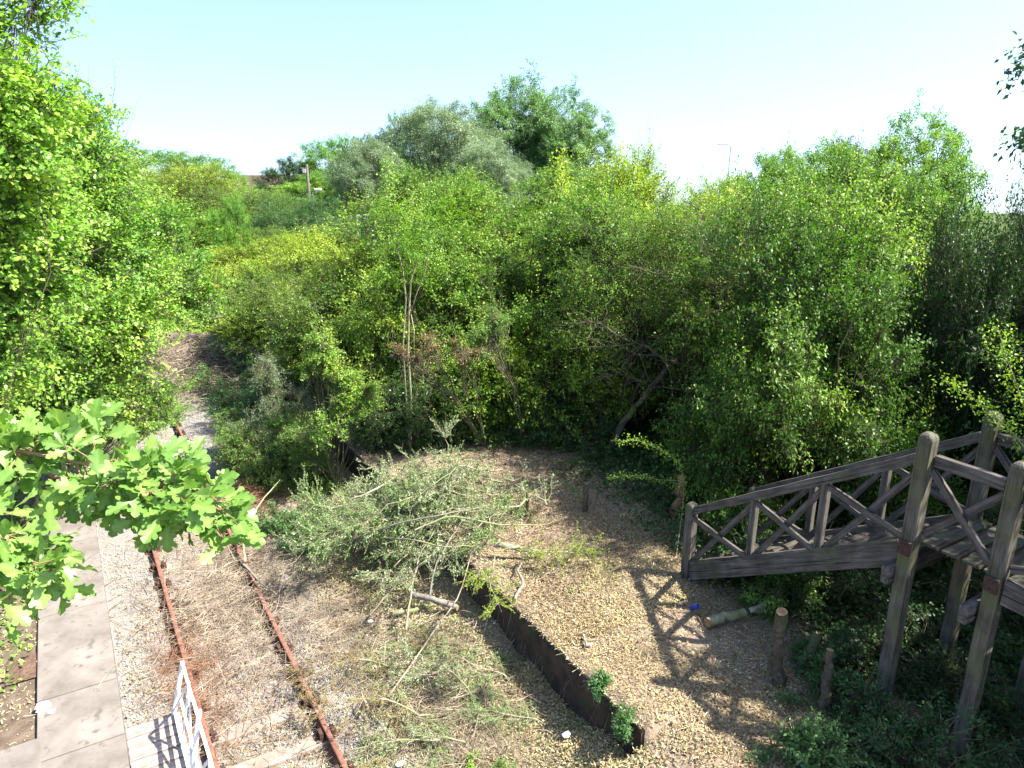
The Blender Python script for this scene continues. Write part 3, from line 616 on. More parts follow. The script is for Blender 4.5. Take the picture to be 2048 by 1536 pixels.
T('haw2', 'mid', 'hawthorn_tree', 'soft pale green tree at the right end of the thicket skyline', 1830, 21, 338, 2.8, group=GT)
T('haw2', 'yellow', 'hawthorn_tree', 'yellowish hawthorn top in front of the railing fence', 700, 38, 488, 3.4, group=GT)
T('haw3', 'mid', 'hawthorn_tree', 'hawthorn in third rank below the bushy willow', 900, 38, 345, 3.6, group=GT)
T('haw1', 'mid', 'hawthorn_tree', 'hawthorn in third rank at the foot of the poplar', 1110, 36, 322, 3.8, group=GT)
T('haw2', 'haw', 'hawthorn_tree', 'hawthorn filling the gap between middle hawthorn and sprouting one', 1200, 21, 405, 2.6, group=GT)
T('low1', 'dark', 'hawthorn_bush', 'dark bush close behind the trunks at the stair foot', 1400, 18.3, 620, 1.9, group=GT)  # dark leaf colour on these low bushes stands in for thicket shade
T('low1', 'dark', 'hawthorn_bush', 'low dark bush filling the thicket behind the pale leaning trunk', 1270, 21, 560, 2.8, group=GT)
T('low1', 'dark', 'hawthorn_bush', 'low dark bush behind the many stemmed hawthorn', 1480, 19.5, 600, 2.6, group=GT)
T('low1', 'dark', 'hawthorn_bush', 'deeply shaded bush left of the lone stump at the back of the platform', 1040, 20, 640, 2.4, group=GT)
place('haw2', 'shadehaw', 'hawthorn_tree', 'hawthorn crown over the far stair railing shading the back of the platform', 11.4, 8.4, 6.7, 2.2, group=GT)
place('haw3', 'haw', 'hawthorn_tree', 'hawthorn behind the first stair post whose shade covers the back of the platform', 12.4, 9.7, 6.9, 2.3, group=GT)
# --- right hand trees
T('round', 'mid', 'field_maple', 'rounded tree on the right skyline just right of the street lamp', 1560, 36, 292, 2.9)
T('round', 'haw', 'field_maple', 'low dark shoulder of trees directly under the street lamp', 1450, 34, 352, 1.9)
T('round', 'haw', 'field_maple', 'rounded tree on the right skyline between street lamp and copper tree', 1620, 38, 276, 3.6)
T('round', 'copper', 'copper_tree', 'small dark copper leaved tree between the green ones on the right skyline', 1722, 40, 272, 2.4)
T('poplar', 'mid', 'ash_tree', 'tall loose topped tree, highest on the right skyline', 1830, 37, 222, 3.6)
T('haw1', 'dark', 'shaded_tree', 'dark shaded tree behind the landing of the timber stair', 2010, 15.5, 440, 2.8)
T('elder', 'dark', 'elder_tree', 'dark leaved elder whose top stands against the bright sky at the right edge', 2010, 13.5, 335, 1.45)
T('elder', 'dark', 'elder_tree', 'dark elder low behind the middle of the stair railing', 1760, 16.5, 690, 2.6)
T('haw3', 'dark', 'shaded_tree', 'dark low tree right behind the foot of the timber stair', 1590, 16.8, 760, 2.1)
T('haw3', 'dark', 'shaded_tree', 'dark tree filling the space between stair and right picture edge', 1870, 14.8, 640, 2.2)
T('haw2', 'haw', 'hawthorn_tree', 'sunlit hawthorn crown rising out of the dark trees right of the bare branched one', 1760, 17.5, 520, 2.4, group=GT)
# shade givers just beyond the right edge
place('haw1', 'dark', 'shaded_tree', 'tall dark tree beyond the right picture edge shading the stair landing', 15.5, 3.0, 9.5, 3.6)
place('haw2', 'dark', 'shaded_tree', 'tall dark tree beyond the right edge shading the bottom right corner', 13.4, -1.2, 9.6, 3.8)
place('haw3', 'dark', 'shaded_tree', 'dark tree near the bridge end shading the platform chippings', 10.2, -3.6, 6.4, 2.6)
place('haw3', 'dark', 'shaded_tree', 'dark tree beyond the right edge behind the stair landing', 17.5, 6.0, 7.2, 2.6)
# --- distance
T('poplar', 'poplar', 'poplar_tree', 'tall airy poplar, left of the two highest crowns on the skyline', 1030, 92, 150, 7.6)
T('poplar', 'poplar', 'poplar_tree', 'tall airy poplar, right of the two highest crowns on the skyline', 1120, 90, 172, 6.4, rot=2.0)
T('willow', 'willow', 'willow_tree', 'large grey green willow in front of the tall poplars', 900, 74, 208, 6.4)
T('round', 'poplar', 'sallow_tree', 'green tree whose shoulder shows left of the large grey willow', 835, 84, 222, 4.0)
T('willow', 'willow', 'willow_tree', 'smaller grey green willow right of the telegraph pole', 722, 68, 280, 3.9)
T('willow', 'willow', 'willow_tree', 'grey green willow low in front of the poplar', 990, 66, 288, 4.0, rot=1.0)
T('round', 'dark', 'dark_tree', 'dark tree top showing between the bright tree and the large willow', 755, 88, 256, 3.6)
T('round', 'bright', 'sycamore_tree', 'bright green rounded tree behind the telegraph pole', 655, 80, 268, 4.4)
T('round', 'dark', 'dark_tree', 'dark green tree left of the telegraph pole beside the brown roof', 575, 78, 312, 3.0)
T('round', 'mid', 'dark_tree', 'dense tree mass in shade behind the railing fence', 640, 74, 345, 5.0)
T('round', 'mid', 'sycamore_tree', 'broad pale green dome of trees on the left skyline, its left half', 290, 82, 287, 6.4)
T('round', 'mid', 'sycamore_tree', 'broad pale green dome of trees on the left skyline, its right half', 400, 80, 302, 5.0, rot=1.5)
# --- left side, middle distance
GL = 'bushes on the left of the track'
T('low1', 'yellow', 'hawthorn_bush', 'dull green bush right below the broad dome of trees', 340, 58, 340, 5.6, group=GL, cat='bush')
T('low1', 'mid', 'hawthorn_bush', 'bush below and left of the brown roofed building', 470, 56, 385, 4.4, group=GL, cat='bush')
T('haw3', 'haw', 'hawthorn_bush', 'tall bush next to the left hawthorn above the brown patch', 270, 42, 395, 4.0, group=GL, cat='bush')
T('low1', 'yellow', 'hawthorn_bush', 'yellow green bush closing the view along the track', 390, 46, 455, 4.2, group=GL, cat='bush')
T('round', 'bright', 'sycamore_sapling', 'small bright green sapling standing upright among the left bushes', 450, 40, 385, 1.3)
T('elder', 'elder', 'elder_tree', 'blue green elder in front of the telegraph pole and small lamp', 575, 46, 388, 3.0)
T('haw2', 'mid', 'hawthorn_bush', 'bush at the far left behind the left hawthorn', 130, 36, 370, 3.6, group=GL, cat='bush')
T('low1', 'yellow', 'hawthorn_bush', 'low yellow green bush over the track above the brown heap', 330, 38, 545, 2.6, group=GL, cat='bush')
T('low1', 'haw', 'hawthorn_bush', 'bush in front of the elder below the small lamp', 590, 41, 460, 3.2, group=GL, cat='bush')
T('low1', 'mid', 'hawthorn_bush', 'bush at the far left edge under the left hawthorn', 60, 27, 560, 3.0, group=GL, cat='bush')

# --- hero hawthorns with bare branches
def hero(name, label, bx, by, lobes, seed, m, ns, K=12, leaf=0.05, slen=0.4, stems=2, r0=0.12, nper=60, wood=BARK, lean=None, cat='tree', group=None, trunk2=None, **kw):
    rng = np.random.default_rng(seed); z0 = float(gz(bx, by)) - 0.05
    e = empty(name, (bx, by, z0), label=label, cat=cat, group=group)
    lb = [(l[0] - bx, l[1] - by, l[2] - z0, l[3], l[4], l[5]) for l in lobes]
    (V, F, v), tw, A = sprays(rng, lb, ns, K, slen, leaf, nseed=seed * 5, **kw)
    link('crown', mesh_np('crown', V, F, v), LM[m], e)
    g = limbs(rng, (0, 0, 0), lb, A, stems, r0, nper, 0.12, 0.6, lean)
    if tw: g.add(*tw)
    link('trunk', g.mesh('trunk', True), wood, e)
    return e
def LB(px, py, d, r, rz=None): p = W(px, py, d); return (p.x, p.y, p.z, r, r, rz or r * 0.85)
hero('hawthorn_tree', 'hawthorn with a pale leaning trunk right of the brush pile', 10.7, 13.5,
     [LB(1330, 560, 17.5, 1.7), LB(1220, 500, 18, 1.4), LB(1420, 500, 18, 1.5), LB(1180, 640, 17, 1.0), LB(1330, 680, 18, 1.2), LB(1130, 760, 17.5, 1.0), LB(1270, 740, 18.0, 1.1), LB(1240, 830, 18.6, .9)], 31, 'haw', 8500, nper=14, r0=0.06, wood=BARK_DARK, stems=2, gap=0.30, gapf=2.0, twr=0.004, group=GT, cat='tree')
hero('hawthorn_tree', 'spreading hawthorn with many bare grey branches behind the foot of the stair', 11.5, 11.3,
     [LB(1500, 560, 16, 1.6), LB(1400, 520, 16.5, 1.3), LB(1620, 540, 16.5, 1.5), LB(1560, 680, 15.5, 1.2), LB(1680, 660, 15.5, 1.3), LB(1440, 650, 15.5, 1.0), LB(1620, 770, 15, 0.9), LB(1700, 790, 15, 1.0), LB(1500, 760, 16.6, 0.9), LB(1420, 790, 17, .9), LB(1570, 830, 16.6, .8)], 32, 'haw', 10500, nper=16, r0=0.055, wood=BARK_DARK, stems=3, gap=0.36, gapf=2.0, twr=0.004, lean=(-.2, .1, -.3), group=GT)
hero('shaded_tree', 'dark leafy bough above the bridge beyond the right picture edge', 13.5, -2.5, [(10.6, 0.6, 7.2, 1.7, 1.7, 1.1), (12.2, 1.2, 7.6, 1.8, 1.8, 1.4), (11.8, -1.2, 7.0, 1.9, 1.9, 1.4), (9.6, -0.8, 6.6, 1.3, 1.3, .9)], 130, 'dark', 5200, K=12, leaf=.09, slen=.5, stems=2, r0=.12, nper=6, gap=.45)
# left hawthorn
hero('hawthorn_tree', 'large bright hawthorn filling the left side and overhanging the track', -3.2, 14.5,
     [LB(-90, 330, 12.5, 1.6), LB(-130, 130, 12.5, 1.0), LB(20, 250, 13, 0.95), LB(-20, 420, 11.5, 1.2), LB(30, 640, 11.5, 1.0), LB(60, 790, 12, .8), LB(60, 360, 13, 1.25), LB(120, 480, 13.5, 1.5), LB(250, 460, 15, 1.0), LB(340, 560, 16, 1.0), LB(180, 620, 14, 1.4), LB(30, 560, 12.5, 1.6), LB(230, 720, 15.5, 0.8), LB(80, 700, 13, 1.3), LB(-80, 700, 12, 1.6), LB(140, 330, 14, 0.9), LB(110, 800, 13.5, 0.9)],
     33, 'left', 24000, K=12, leaf=0.07, slen=0.42, stems=3, r0=0.10, nper=10, shape=LOBE8, shoots=0.07, gap=0.22)
hero('hawthorn_tree', 'hawthorn with blurred bright leaves at the top left corner', -3.4, 7.0,
     [LB(-130, 60, 6.5, 0.95), LB(10, 80, 6.8, 0.34), LB(-40, 230, 6.5, 0.5), LB(20, 290, 7.6, 0.4), LB(-60, 420, 6.8, 0.6), LB(60, 20, 6.8, 0.3), LB(-60, 560, 6.8, 0.6), LB(-90, 700, 6.8, .6)],
     34, 'left', 8500, K=12, leaf=0.055, slen=0.3, stems=1, r0=0.02, nper=3, wood=BARK_DARK, shape=LOBE8, shoots=0.02, gap=0.3, twr=0.004)
hero('hawthorn_bush', 'low leafy hawthorn bush hanging over the nearer rail', -1.6, 15.5,
     [LB(300, 830, 15.5, 0.62, 0.45), LB(230, 800, 15.5, 0.7, 0.5), LB(170, 880, 14.5, 0.8, 0.6), LB(340, 790, 16.5, 0.4, 0.3), LB(60, 900, 13.5, 0.9, 0.7)],
     35, 'bright', 3600, K=12, leaf=0.05, slen=0.32, stems=3, r0=0.05, nper=20, shape=LOBE8, cat='bush', shoots=0.02)
hero('hawthorn_bush', 'small bright bush sprawling over the slab edge above the gravel', -1.5, 11.9,
     [LB(240, 1160, 12.0, 0.5, 0.28), LB(170, 1130, 12.2, 0.45, 0.3), LB(290, 1150, 12.2, 0.26, 0.16), LB(225, 1205, 11.6, 0.2, 0.14)],
     36, 'bright', 1100, K=11, leaf=0.048, slen=0.26, stems=3, r0=0.02, nper=12, shape=LOBE8, cat='bush', shoots=0.0)
hero('hawthorn_bush', 'dark shaded twiggy bush lying across the slabs behind the near leaves', -1.4, 12.9,
     [LB(150, 1080, 12.7, 0.5, 0.2), LB(70, 1060, 12.8, 0.5, 0.25)],
     37, 'elder', 500, K=10, leaf=0.045, slen=0.24, stems=3, r0=0.02, nper=14, shape=LOBE8, cat='bush', shoots=0.0)
hero('hawthorn_bush', 'bright weeds and shoots at the left edge under the near leaves', -2.2, 10.8,
     [LB(20, 1260, 10.8, 0.4, 0.3), LB(70, 1250, 10.8, 0.25, 0.18), LB(0, 1180, 11.2, 0.4, 0.3)],
     38, 'bright', 700, K=10, leaf=0.048, slen=0.24, stems=3, r0=0.02, nper=10, shape=LOBE8, cat='bush', shoots=0.02)
hero('ground_shrub', 'green shrub on the soil at the bottom left beside the white litter', -1.75, 9.8,
     [LB(20, 1440, 9.9, 0.36, 0.3), LB(60, 1400, 10.1, 0.25, 0.2), LB(120, 1455, 9.7, 0.2, 0.1), LB(0, 1380, 10.3, 0.3, 0.25)],
     39, 'elder', 900, K=11, leaf=0.05, slen=0.22, stems=3, r0=0.015, nper=8, cat='shrub', shoots=0.0)
# --- trackside shrubs
hero('young_elm', 'bright yellow green upright shrub standing alone beside the hidden platform edge', 4.75, 15.8,
     [LB(685, 870, 16.0, 0.42, 0.6), LB(670, 780, 16.0, 0.36, 0.6), LB(648, 705, 16.0, 0.15, 0.5), LB(705, 800, 16.1, 0.3, 0.5), LB(618, 755, 16.0, 0.13, 0.4), LB(635, 860, 15.8, 0.45, 0.5), LB(735, 790, 16.1, 0.14, 0.35), LB(700, 920, 15.8, .25, .3), LB(630, 670, 16, .08, .3), LB(560, 850, 16.2, .2, .15), LB(690, 935, 15.8, .3, .35), LB(650, 925, 15.8, .4, .3), LB(730, 900, 16, .3, .35)],
     40, 'left', 4600, K=12, leaf=0.05, slen=0.28, stems=2, r0=0.016, nper=6, cat='shrub', shoots=0.12, wood=BARK, bulge=0.35)
hero('privet_shrub', 'grey green feathery shrub at the left foot of the bright upright one', 3.9, 18.3,
     [LB(535, 850, 18.6, 0.5, 0.7), LB(530, 770, 18.6, 0.28, 0.55), LB(590, 800, 18.6, 0.25, 0.4), LB(480, 850, 18.3, 0.4, 0.5), LB(560, 900, 18, 0.7, 0.5), LB(600, 870, 18.2, 0.6, 0.6)],
     41, 'willow', 3200, K=13, leaf=0.055, slen=0.3, stems=4, r0=0.03, nper=14, shape=NARROW, cat='shrub', shoots=0.14, bulge=0.3)
hero('elder_shrub', 'dense mid green shrub between track and bright upright shrub', 4.4, 16.9,
     [LB(480, 900, 17.6, 0.5, 0.5), LB(540, 940, 16.9, 0.6, 0.42), LB(620, 930, 16.6, 0.6, 0.5), LB(600, 880, 17.2, 0.6, 0.6), LB(460, 850, 18.6, 0.35, 0.5)],
     42, 'mid', 4200, K=12, leaf=0.05, slen=0.26, stems=4, r0=0.03, nper=12, cat='shrub', shoots=0.06)
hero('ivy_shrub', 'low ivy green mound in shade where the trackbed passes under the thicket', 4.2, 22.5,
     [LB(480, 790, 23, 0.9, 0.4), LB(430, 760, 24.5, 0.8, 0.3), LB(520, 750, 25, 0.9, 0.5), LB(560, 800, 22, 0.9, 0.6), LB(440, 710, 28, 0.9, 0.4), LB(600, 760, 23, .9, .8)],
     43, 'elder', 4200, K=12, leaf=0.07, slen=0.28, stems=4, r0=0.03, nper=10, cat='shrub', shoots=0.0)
for (a, b_, d, rr, sd, lab) in ((640, 640, 20.5, 1.3, 44, 'overhanging hawthorn bough low above the hidden platform edge'), (850, 740, 18.3, 1.3, 45, 'dense low hawthorn behind the bright upright shrub'), (560, 640, 26, 1.6, 46, 'low hawthorn skirt reaching over the trackbed')):
    p = W(a, b_, d)
    hero('hawthorn_bush', lab, p.x + 1.0, p.y, [LB(a, b_, d, rr), LB(a + 70, b_ - 50, d + .5, rr * .9), LB(a + 60, b_ + 60, d, rr * .8), LB(a - 40, b_ + 50, d, rr * .6)], sd, 'haw', 7500, K=12, leaf=0.06, stems=3, r0=0.035, nper=8, cat='bush', group='low hawthorn bushes along the platform edge')
hero('withered_branch', 'brown withered spray of leaves hanging in front of the middle hawthorn', 8.2, 15.0,
     [LB(900, 655, 15.4, 0.36, 0.34), LB(860, 690, 15.4, 0.25, 0.2), LB(925, 700, 15.4, 0.25, 0.2), LB(825, 725, 15.6, .2, .15), LB(790, 710, 15.7, .12, .1)], 47, 'brown', 420, K=10, leaf=0.05, slen=0.3, stems=1, r0=0.03, nper=14, cat='branch', shoots=0.0)
hero('green_sapling', 'fresh green sapling beside the brown withered spray', 9.0, 14.6,
     [LB(985, 690, 15.8, 0.36, 0.36), LB(992, 640, 15.8, 0.16, 0.35)], 48, 'bright', 800, K=11, leaf=0.05, slen=0.3, stems=2, r0=0.03, nper=12, cat='sapling', shoots=0.1)
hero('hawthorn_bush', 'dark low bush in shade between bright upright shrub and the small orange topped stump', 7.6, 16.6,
     [LB(790, 800, 17.2, .8), LB(860, 820, 17.3, .85), LB(940, 850, 17.4, .7), LB(1020, 860, 17.6, .7), LB(820, 880, 16.8, .5), LB(760, 850, 17, .5), LB(1100, 850, 17.4, .75), LB(1170, 870, 17.0, .5)], 49, 'ivy', 6500, K=12, leaf=.06, slen=.34, stems=4, r0=.02, nper=6, cat='bush', shoots=.03)  # dark ivy leaf colour paints in the shade at the thicket base
# pale slender stems
e = empty('slender_tree', (*G(820, 900, 0.9)[:2], 0.85), label='slender tree with twin pale stems rising left of the brown withered spray', cat='tree')
g = Geo(); b0 = Vector(e.location)
for (pts, r0_) in (([(822, 800), (816, 700), (818, 620), (822, 560), (835, 520)], 0.035), ([(812, 790), (806, 690), (812, 600), (806, 540), (790, 480)], 0.028), ([(818, 640), (832, 590), (850, 545), (858, 500)], 0.02), ([(830, 760), (828, 660), (815, 590)], 0.02)):
    pp = np.array([[*(W(a, b_, 16.6) - b0)] for a, b_ in pts]); pp = np.concatenate([[[0, 0, 0]] if r0_ > 0.021 else pp[:1], pp])
    g.add(*tube_batch(pp[None], np.linspace(r0_, r0_ * 0.4, len(pp))[None], 6))
link('trunk', g.mesh('trunk', True), BARK_CUT, e)
rng = np.random.default_rng(50)
(V, F, v), tw, A = sprays(rng, [(*(W(a, b_, 17) - b0), .6, .6, .5) for a, b_ in ((840, 500), (790, 470), (860, 450), (800, 540))], 900, 12, 0.35, 0.055, nseed=50)
link('crown', mesh_np('crown', V, F, v), LM['haw'], e)
# leaning pale trunks at the thicket edge
def stick(name, pts, r0_, r1_, m, label, cat, cut=True, sides=9, group=None, parent=None):
    pts = [Vector(p) for p in pts]; b0 = pts[0]
    P = np.array([[*(p - b0)] for p in pts]); t = np.linspace(0, 1, len(P)); tt = np.linspace(0, 1, max(8, len(P) * 3)); Q = np.stack([np.interp(tt, t, P[:, k]) for k in range(3)], 1)
    rg = np.random.default_rng(int(abs(b0.x * 100 + b0.y * 37))); Q[1:-1] += rg.normal(0, r0_ * 0.26, (len(Q) - 2, 3))
    rad = np.linspace(r0_, r1_, len(Q)) * rg.uniform(0.82, 1.18, len(Q))
    V, F = tube_batch(Q[None], rad[None], sides); o = link(name, mesh_np(name, V, F, smooth=True), m, parent); o.location = b0
    if label: tag(o, label, cat, group)
    if cut:
        for end, dr in ((-1, 1), (0, -1)):
            c = Q[end]; d = nrm(Q[end] - Q[end + (-1 if dr > 0 else 1)]); a = nrm(np.cross(d, [0.3, 0.2, 0.9])); b_ = np.cross(d, a); rr = rad[end] * 0.97
            ring = np.array([c + d * 0.004 + rr * (a * math.cos(q) + b_ * math.sin(q)) for q in np.arange(sides) * 2 * math.pi / sides])
            me = mesh_np('cut_face', np.concatenate([ring, [c + d * 0.008]]), [[k, (k + 1) % sides, sides] for k in range(sides)])
            link('cut_face', me, FRESH, o)
    return o
stick('tree_trunk', [G(1200, 935, .6), W(1225, 880, 16.9), W(1255, 835, 16.9), W(1290, 790, 17), W(1340, 730, 17.2), W(1400, 680, 17.5), W(1440, 600, 17.6)], 0.10, 0.04, BARK, 'pale grey leaning trunk at the edge of the thicket right of the brush pile', 'trunk', cut=False)
stick('tree_trunk', [G(1375, 960, .9), W(1400, 900, 15.4), W(1430, 840, 15.6), W(1470, 790, 15.8), W(1540, 760, 16)], 0.11, 0.05, BARK, 'dark curved trunk forking just behind the foot of the stair', 'trunk', cut=False)
for k, (a, b_) in enumerate((((1395, 950), (1440, 860)), ((1410, 945), (1500, 850)), ((1425, 950), (1540, 880)), ((1380, 940), (1385, 830)))):
    stick('tree_trunk', [G(*a, .9), W((a[0] + b_[0]) / 2 + 6, (a[1] + b_[1]) / 2, 15.3), W(*b_, 15.5), W(b_[0] + 60, b_[1] - 110, 15.8)], 0.045, 0.02, BARK, ['thin stem leaning right from the dark curved trunk', 'second thin stem leaning over behind the stair foot', 'lowest thin stem bending right behind the stair handrail', 'upright ivy clad stem beside the dark curved trunk'][k], 'stem', cut=False)
# ------------------------------------------------------------------ stumps, logs, sticks
def stump(px, py, z, h, r, label, topdx=0.03, m=None, pyt=None):
    m = m or BARK_MOSS
    p = G(px, py, z); p.z = float(gz(p.x, p.y)) - 0.03
    stick('stump', [p, p + Vector((topdx * .5, 0, h * .5)), p + Vector((topdx, 0.02, h))], r * 1.15, r * 0.9, m, label, 'stump')
stump(1170, 1020, .9, 0.62, 0.05, 'thin sawn stump with orange cut top standing alone on the platform')
stump(905, 1015, .9, 0.0 + 0.55, 0.04, 'small leafy sawn stump in the dry leaves right of the brush pile') if False else None
stump(953, 950, .9, 0.30, 0.06, 'short sawn stump with orange top just beyond the brush pile')
stump(1053, 1030, .9, 0.62, 0.03, 'slim brown broken sapling stump between brush pile and lone stump')
stump(1350, 1030, .9, 0.85, 0.10, 'reddish dead stump beside the top of the stair foot', m=TWIGRED, topdx=0.12)
stump(1557, 1358, .9, 1.15, 0.085, 'tall knotted stump with pale sawn top in front of the stair', topdx=-0.08, m=BARK_MOSS)
stump(1642, 1420, .9, 0.95, 0.06, 'thin mossy stump with pale top to the right of the knotted one', m=BARK_MOSS)
stump(1600, 1345, .9, 0.55, 0.07, 'short leaning mossy stump touching the knotted stump', topdx=0.3, m=BARK_MOSS)
stick('log', [G(1415, 1246, 1.0), G(1450, 1232, 1.05), G(1490, 1225, 1.05)], 0.07, 0.06, BARK_CUT, 'sawn grey log lying on the chips below the stair stringer', 'log', group=None)
stick('log', [G(1535, 1215, 1.0), G(1500, 1222, 1.08), G(1560, 1190, 1.15)], 0.05, 0.04, BARK_CUT, 'bent sawn branch piece lying against the knotted stump', 'log')
stick('log', [G(820, 1186, .30), G(865, 1198, .34), G(915, 1216, .28)], 0.05, 0.055, BARK_GREY, 'pale peeled log with reddish end below the brush pile', 'log')
stick('log', [G(785, 1228, .05), G(830, 1218, .12), G(880, 1205, .1)], 0.05, 0.04, BARK_CUT, 'grey brown log half under the peeled one', 'log')
stick('log', [G(945, 938, 1.6), G(905, 965, 1.45), G(860, 1000, 1.2)], 0.055, 0.06, BARK_CUT, 'light sawn branch end pointing up out of the top of the pile', 'log')
stick('log', [G(990, 1090, 1.15), G(1040, 1096, 1.1), G(1088, 1106, .98)], 0.05, 0.045, BARK_GREY, 'grey log lying along the right rim of the brush pile', 'log')
stick('log', [G(808, 958, 1.75), G(812, 975, 1.6), G(835, 1010, 1.3)], 0.05, 0.05, BARK, 'branch stub with orange sawn face near the top of the pile', 'log')
stick('log', [G(1175, 1295, .95), G(1166, 1270, .95)], 0.02, 0.015, BARK_GREY, 'tiny white wood splinter on the platform chips', 'splinter', cut=False)
def sticks_px(lst, group, mats, cat='branch'):
    for k, (pts, r, lab) in enumerate(lst):
        stick('bare_branch', [G(a, b_, z) for a, b_, z in pts], r, r * 0.35, mats[k % len(mats)], lab, cat, group=group, sides=6)
sticks_px([
 ([(490, 1125, .1), (485, 1080, .3), (500, 1040, .5), (525, 1000, .6), (560, 960, .6)], 0.03, 'pale crooked branch standing up across the further rail'),
 ([(480, 1120, .05), (520, 1165, .12), (555, 1190, .06)], 0.025, 'short pale branch lying on the sleepers at the further rail'),
 ([(430, 1060, .15), (450, 1085, .2), (470, 1120, .1)], 0.02, 'thin grey branch between the near leaves and the pale crooked one'),
 ([(775, 1395, .12), (850, 1290, .25), (920, 1190, .6), (945, 1100, 1.1)], 0.018, 'long straight pale stick leaning from pile down to the litter'),
 ([(812, 1260, .2), (822, 1180, .6), (838, 1110, .95), (870, 1060, 1.3)], 0.022, 'curved branch hanging down the front of the pile above the peeled log'),
 ([(1030, 1200, .95), (1046, 1165, 1.0), (1035, 1140, 1.05), (1052, 1108, 1.1)], 0.035, 'crooked branch on the platform edge right of the pile'),
 ([(960, 1290, .15), (978, 1230, .4), (985, 1150, .95), (990, 1110, 1.2)], 0.022, 'upright bare branch against the dark platform wall'),
 ([(735, 1415, .1), (722, 1385, .12)], 0.03, 'short brown stick on the gravel beside the rail'),
 ([(770, 1425, .1), (785, 1440, .12)], 0.025, 'short stick end near the brown stick on the gravel'),
 ([(700, 1080, .9), (800, 1045, 1.5), (880, 1030, 1.7), (960, 1015, 1.5)], 0.018, 'long thin branch lying across the top of the pile'),
 ([(830, 1060, 1.5), (900, 1030, 1.7), (1000, 1050, 1.4), (1090, 1050, 1.0), (1130, 1035, .95)], 0.018, 'thin branch reaching right from pile onto the platform'),
 ([(700, 1000, 1.2), (740, 985, 1.4), (775, 965, 1.4), (800, 945, 1.4)], 0.024, 'weathered branch at the upper left of the pile'),
 ([(715, 1100, .5), (760, 1075, .9), (830, 1080, 1.3), (900, 1095, 1.3), (960, 1090, 1.2)], 0.022, 'arching bare branch across the face of the pile'),
 ([(860, 1190, .6), (870, 1130, 1.0), (900, 1080, 1.3), (925, 1040, 1.5)], 0.02, 'forked bare branch in the middle of the pile'),
 ([(740, 1230, .1), (790, 1170, .5), (850, 1125, .9), (930, 1100, 1.2)], 0.016, 'thin grey green branch sloping left off the pile'),
 ([(945, 1310, .1), (900, 1330, .12), (860, 1350, .15), (820, 1350, .1)], 0.018, 'thin branch lying flat on the dried litter'),
 ([(880, 1480, .1), (800, 1480, .12), (700, 1500, .05)], 0.014, 'thin straight twig lying on the litter at the bottom edge'),
], 'bare branches scattered on and around the brush pile', [BARK_CUT, BARK_GREY, BARK_CUT, TWIG])

# leafy cut branches heaped up
def cut_branch_mesh(seed, L=3.4, bare=0.25):
    rng = np.random.default_rng(seed); g = Geo(); P = np.zeros((12, 3)); P[:, 0] = np.linspace(0, L, 12); P[:, 1:] += np.cumsum(rng.normal(0, 0.07, (12, 2)), 0); P[:, 2] += 0.35 * np.sin(np.linspace(0, 3.0, 12))
    g.add(*tube_batch(P[None], np.linspace(0.032, 0.008, 12)[None], 6)); Q, R, A, D = [], [], [], []
    for k in range(30):
        t = rng.uniform(bare * .5, 1) * 11; b = P[int(min(t, 10))]; d = nrm(np.array([rng.uniform(.3, 1), rng.normal(0, .8), rng.normal(0.05, .45)])); l = rng.uniform(0.4, 1.1)
        q = wig(b, b + d * l, 6, 0.5, rng); Q.append(q); R.append(np.linspace(0.011, 0.003, 6))
        for _ in range(6):
            b2 = q[rng.integers(1, 6)]; A.append(b2); D.append(nrm(d + rng.normal(0, .5, 3)))
    g.add(*tube_batch(Q, R, 4)); A = np.array(A); D = np.array(D); n = len(A); K = 14; l = rng.uniform(.2, .45, n)
    q = np.stack([A, A + D * l[:, None] * .5, A + D * l[:, None]], 1); g.add(*tube_batch(q, np.tile([[.004, .003, .002]], (n, 1)), 3))
    tt = (np.arange(K) + .5)[None, :] / K * np.ones((n, 1)); p = A[:, None, :] + D[:, None, :] * (l[:, None] * tt)[..., None]; p[..., 2] -= 0.02
    LD = nrm(D[:, None, :] * .4 + rng.normal(0, .6, p.shape) + np.array([0, 0, -.5])); NN = nrm(rng.normal(0, .7, p.shape) + np.array([0, 0, .5]))
    v = np.clip(rng.normal(.5, .22, (n, K)) + rng.normal(0, .12, (n, 1)), 0, 1)
    V, F, vv = leaf_geo(p.reshape(-1, 3), LD.reshape(-1, 3), NN.reshape(-1, 3), rng.uniform(.035, .07, n * K), v.ravel(), RHOMB, 0.35)
    return mesh_np('wilting_leaves', V, F, vv), g.mesh('stem', True)
CB = [cut_branch_mesh(60 + k) for k in range(4)]
def cut_branch(k, p, az, tilt, roll, s, m, label='leafy cut branch with wilting grey green leaves heaped in the pile', wood=BARK_CUT):
    e = empty('cut_branch', p, label=label, cat='branch', group='leafy cut branches heaped across the platform edge')
    e.rotation_mode = 'XYZ'; e.rotation_euler = (roll, -tilt, az); e.scale = (s, s, s)
    for nm, me, mm in (('wilting_leaves', CB[k % 4][0], LM[m]), ('stem', CB[k % 4][1], wood)):
        if not me.materials: me.materials.append(mm)
        o = bpy.data.objects.new(nm, me); col.objects.link(o); o.parent = e; o.material_slots[0].link = 'OBJECT'; o.material_slots[0].material = mm
rng = np.random.default_rng(77)
c0, c1 = G(960, 1025, 1.0), G(770, 1085, 0.3)
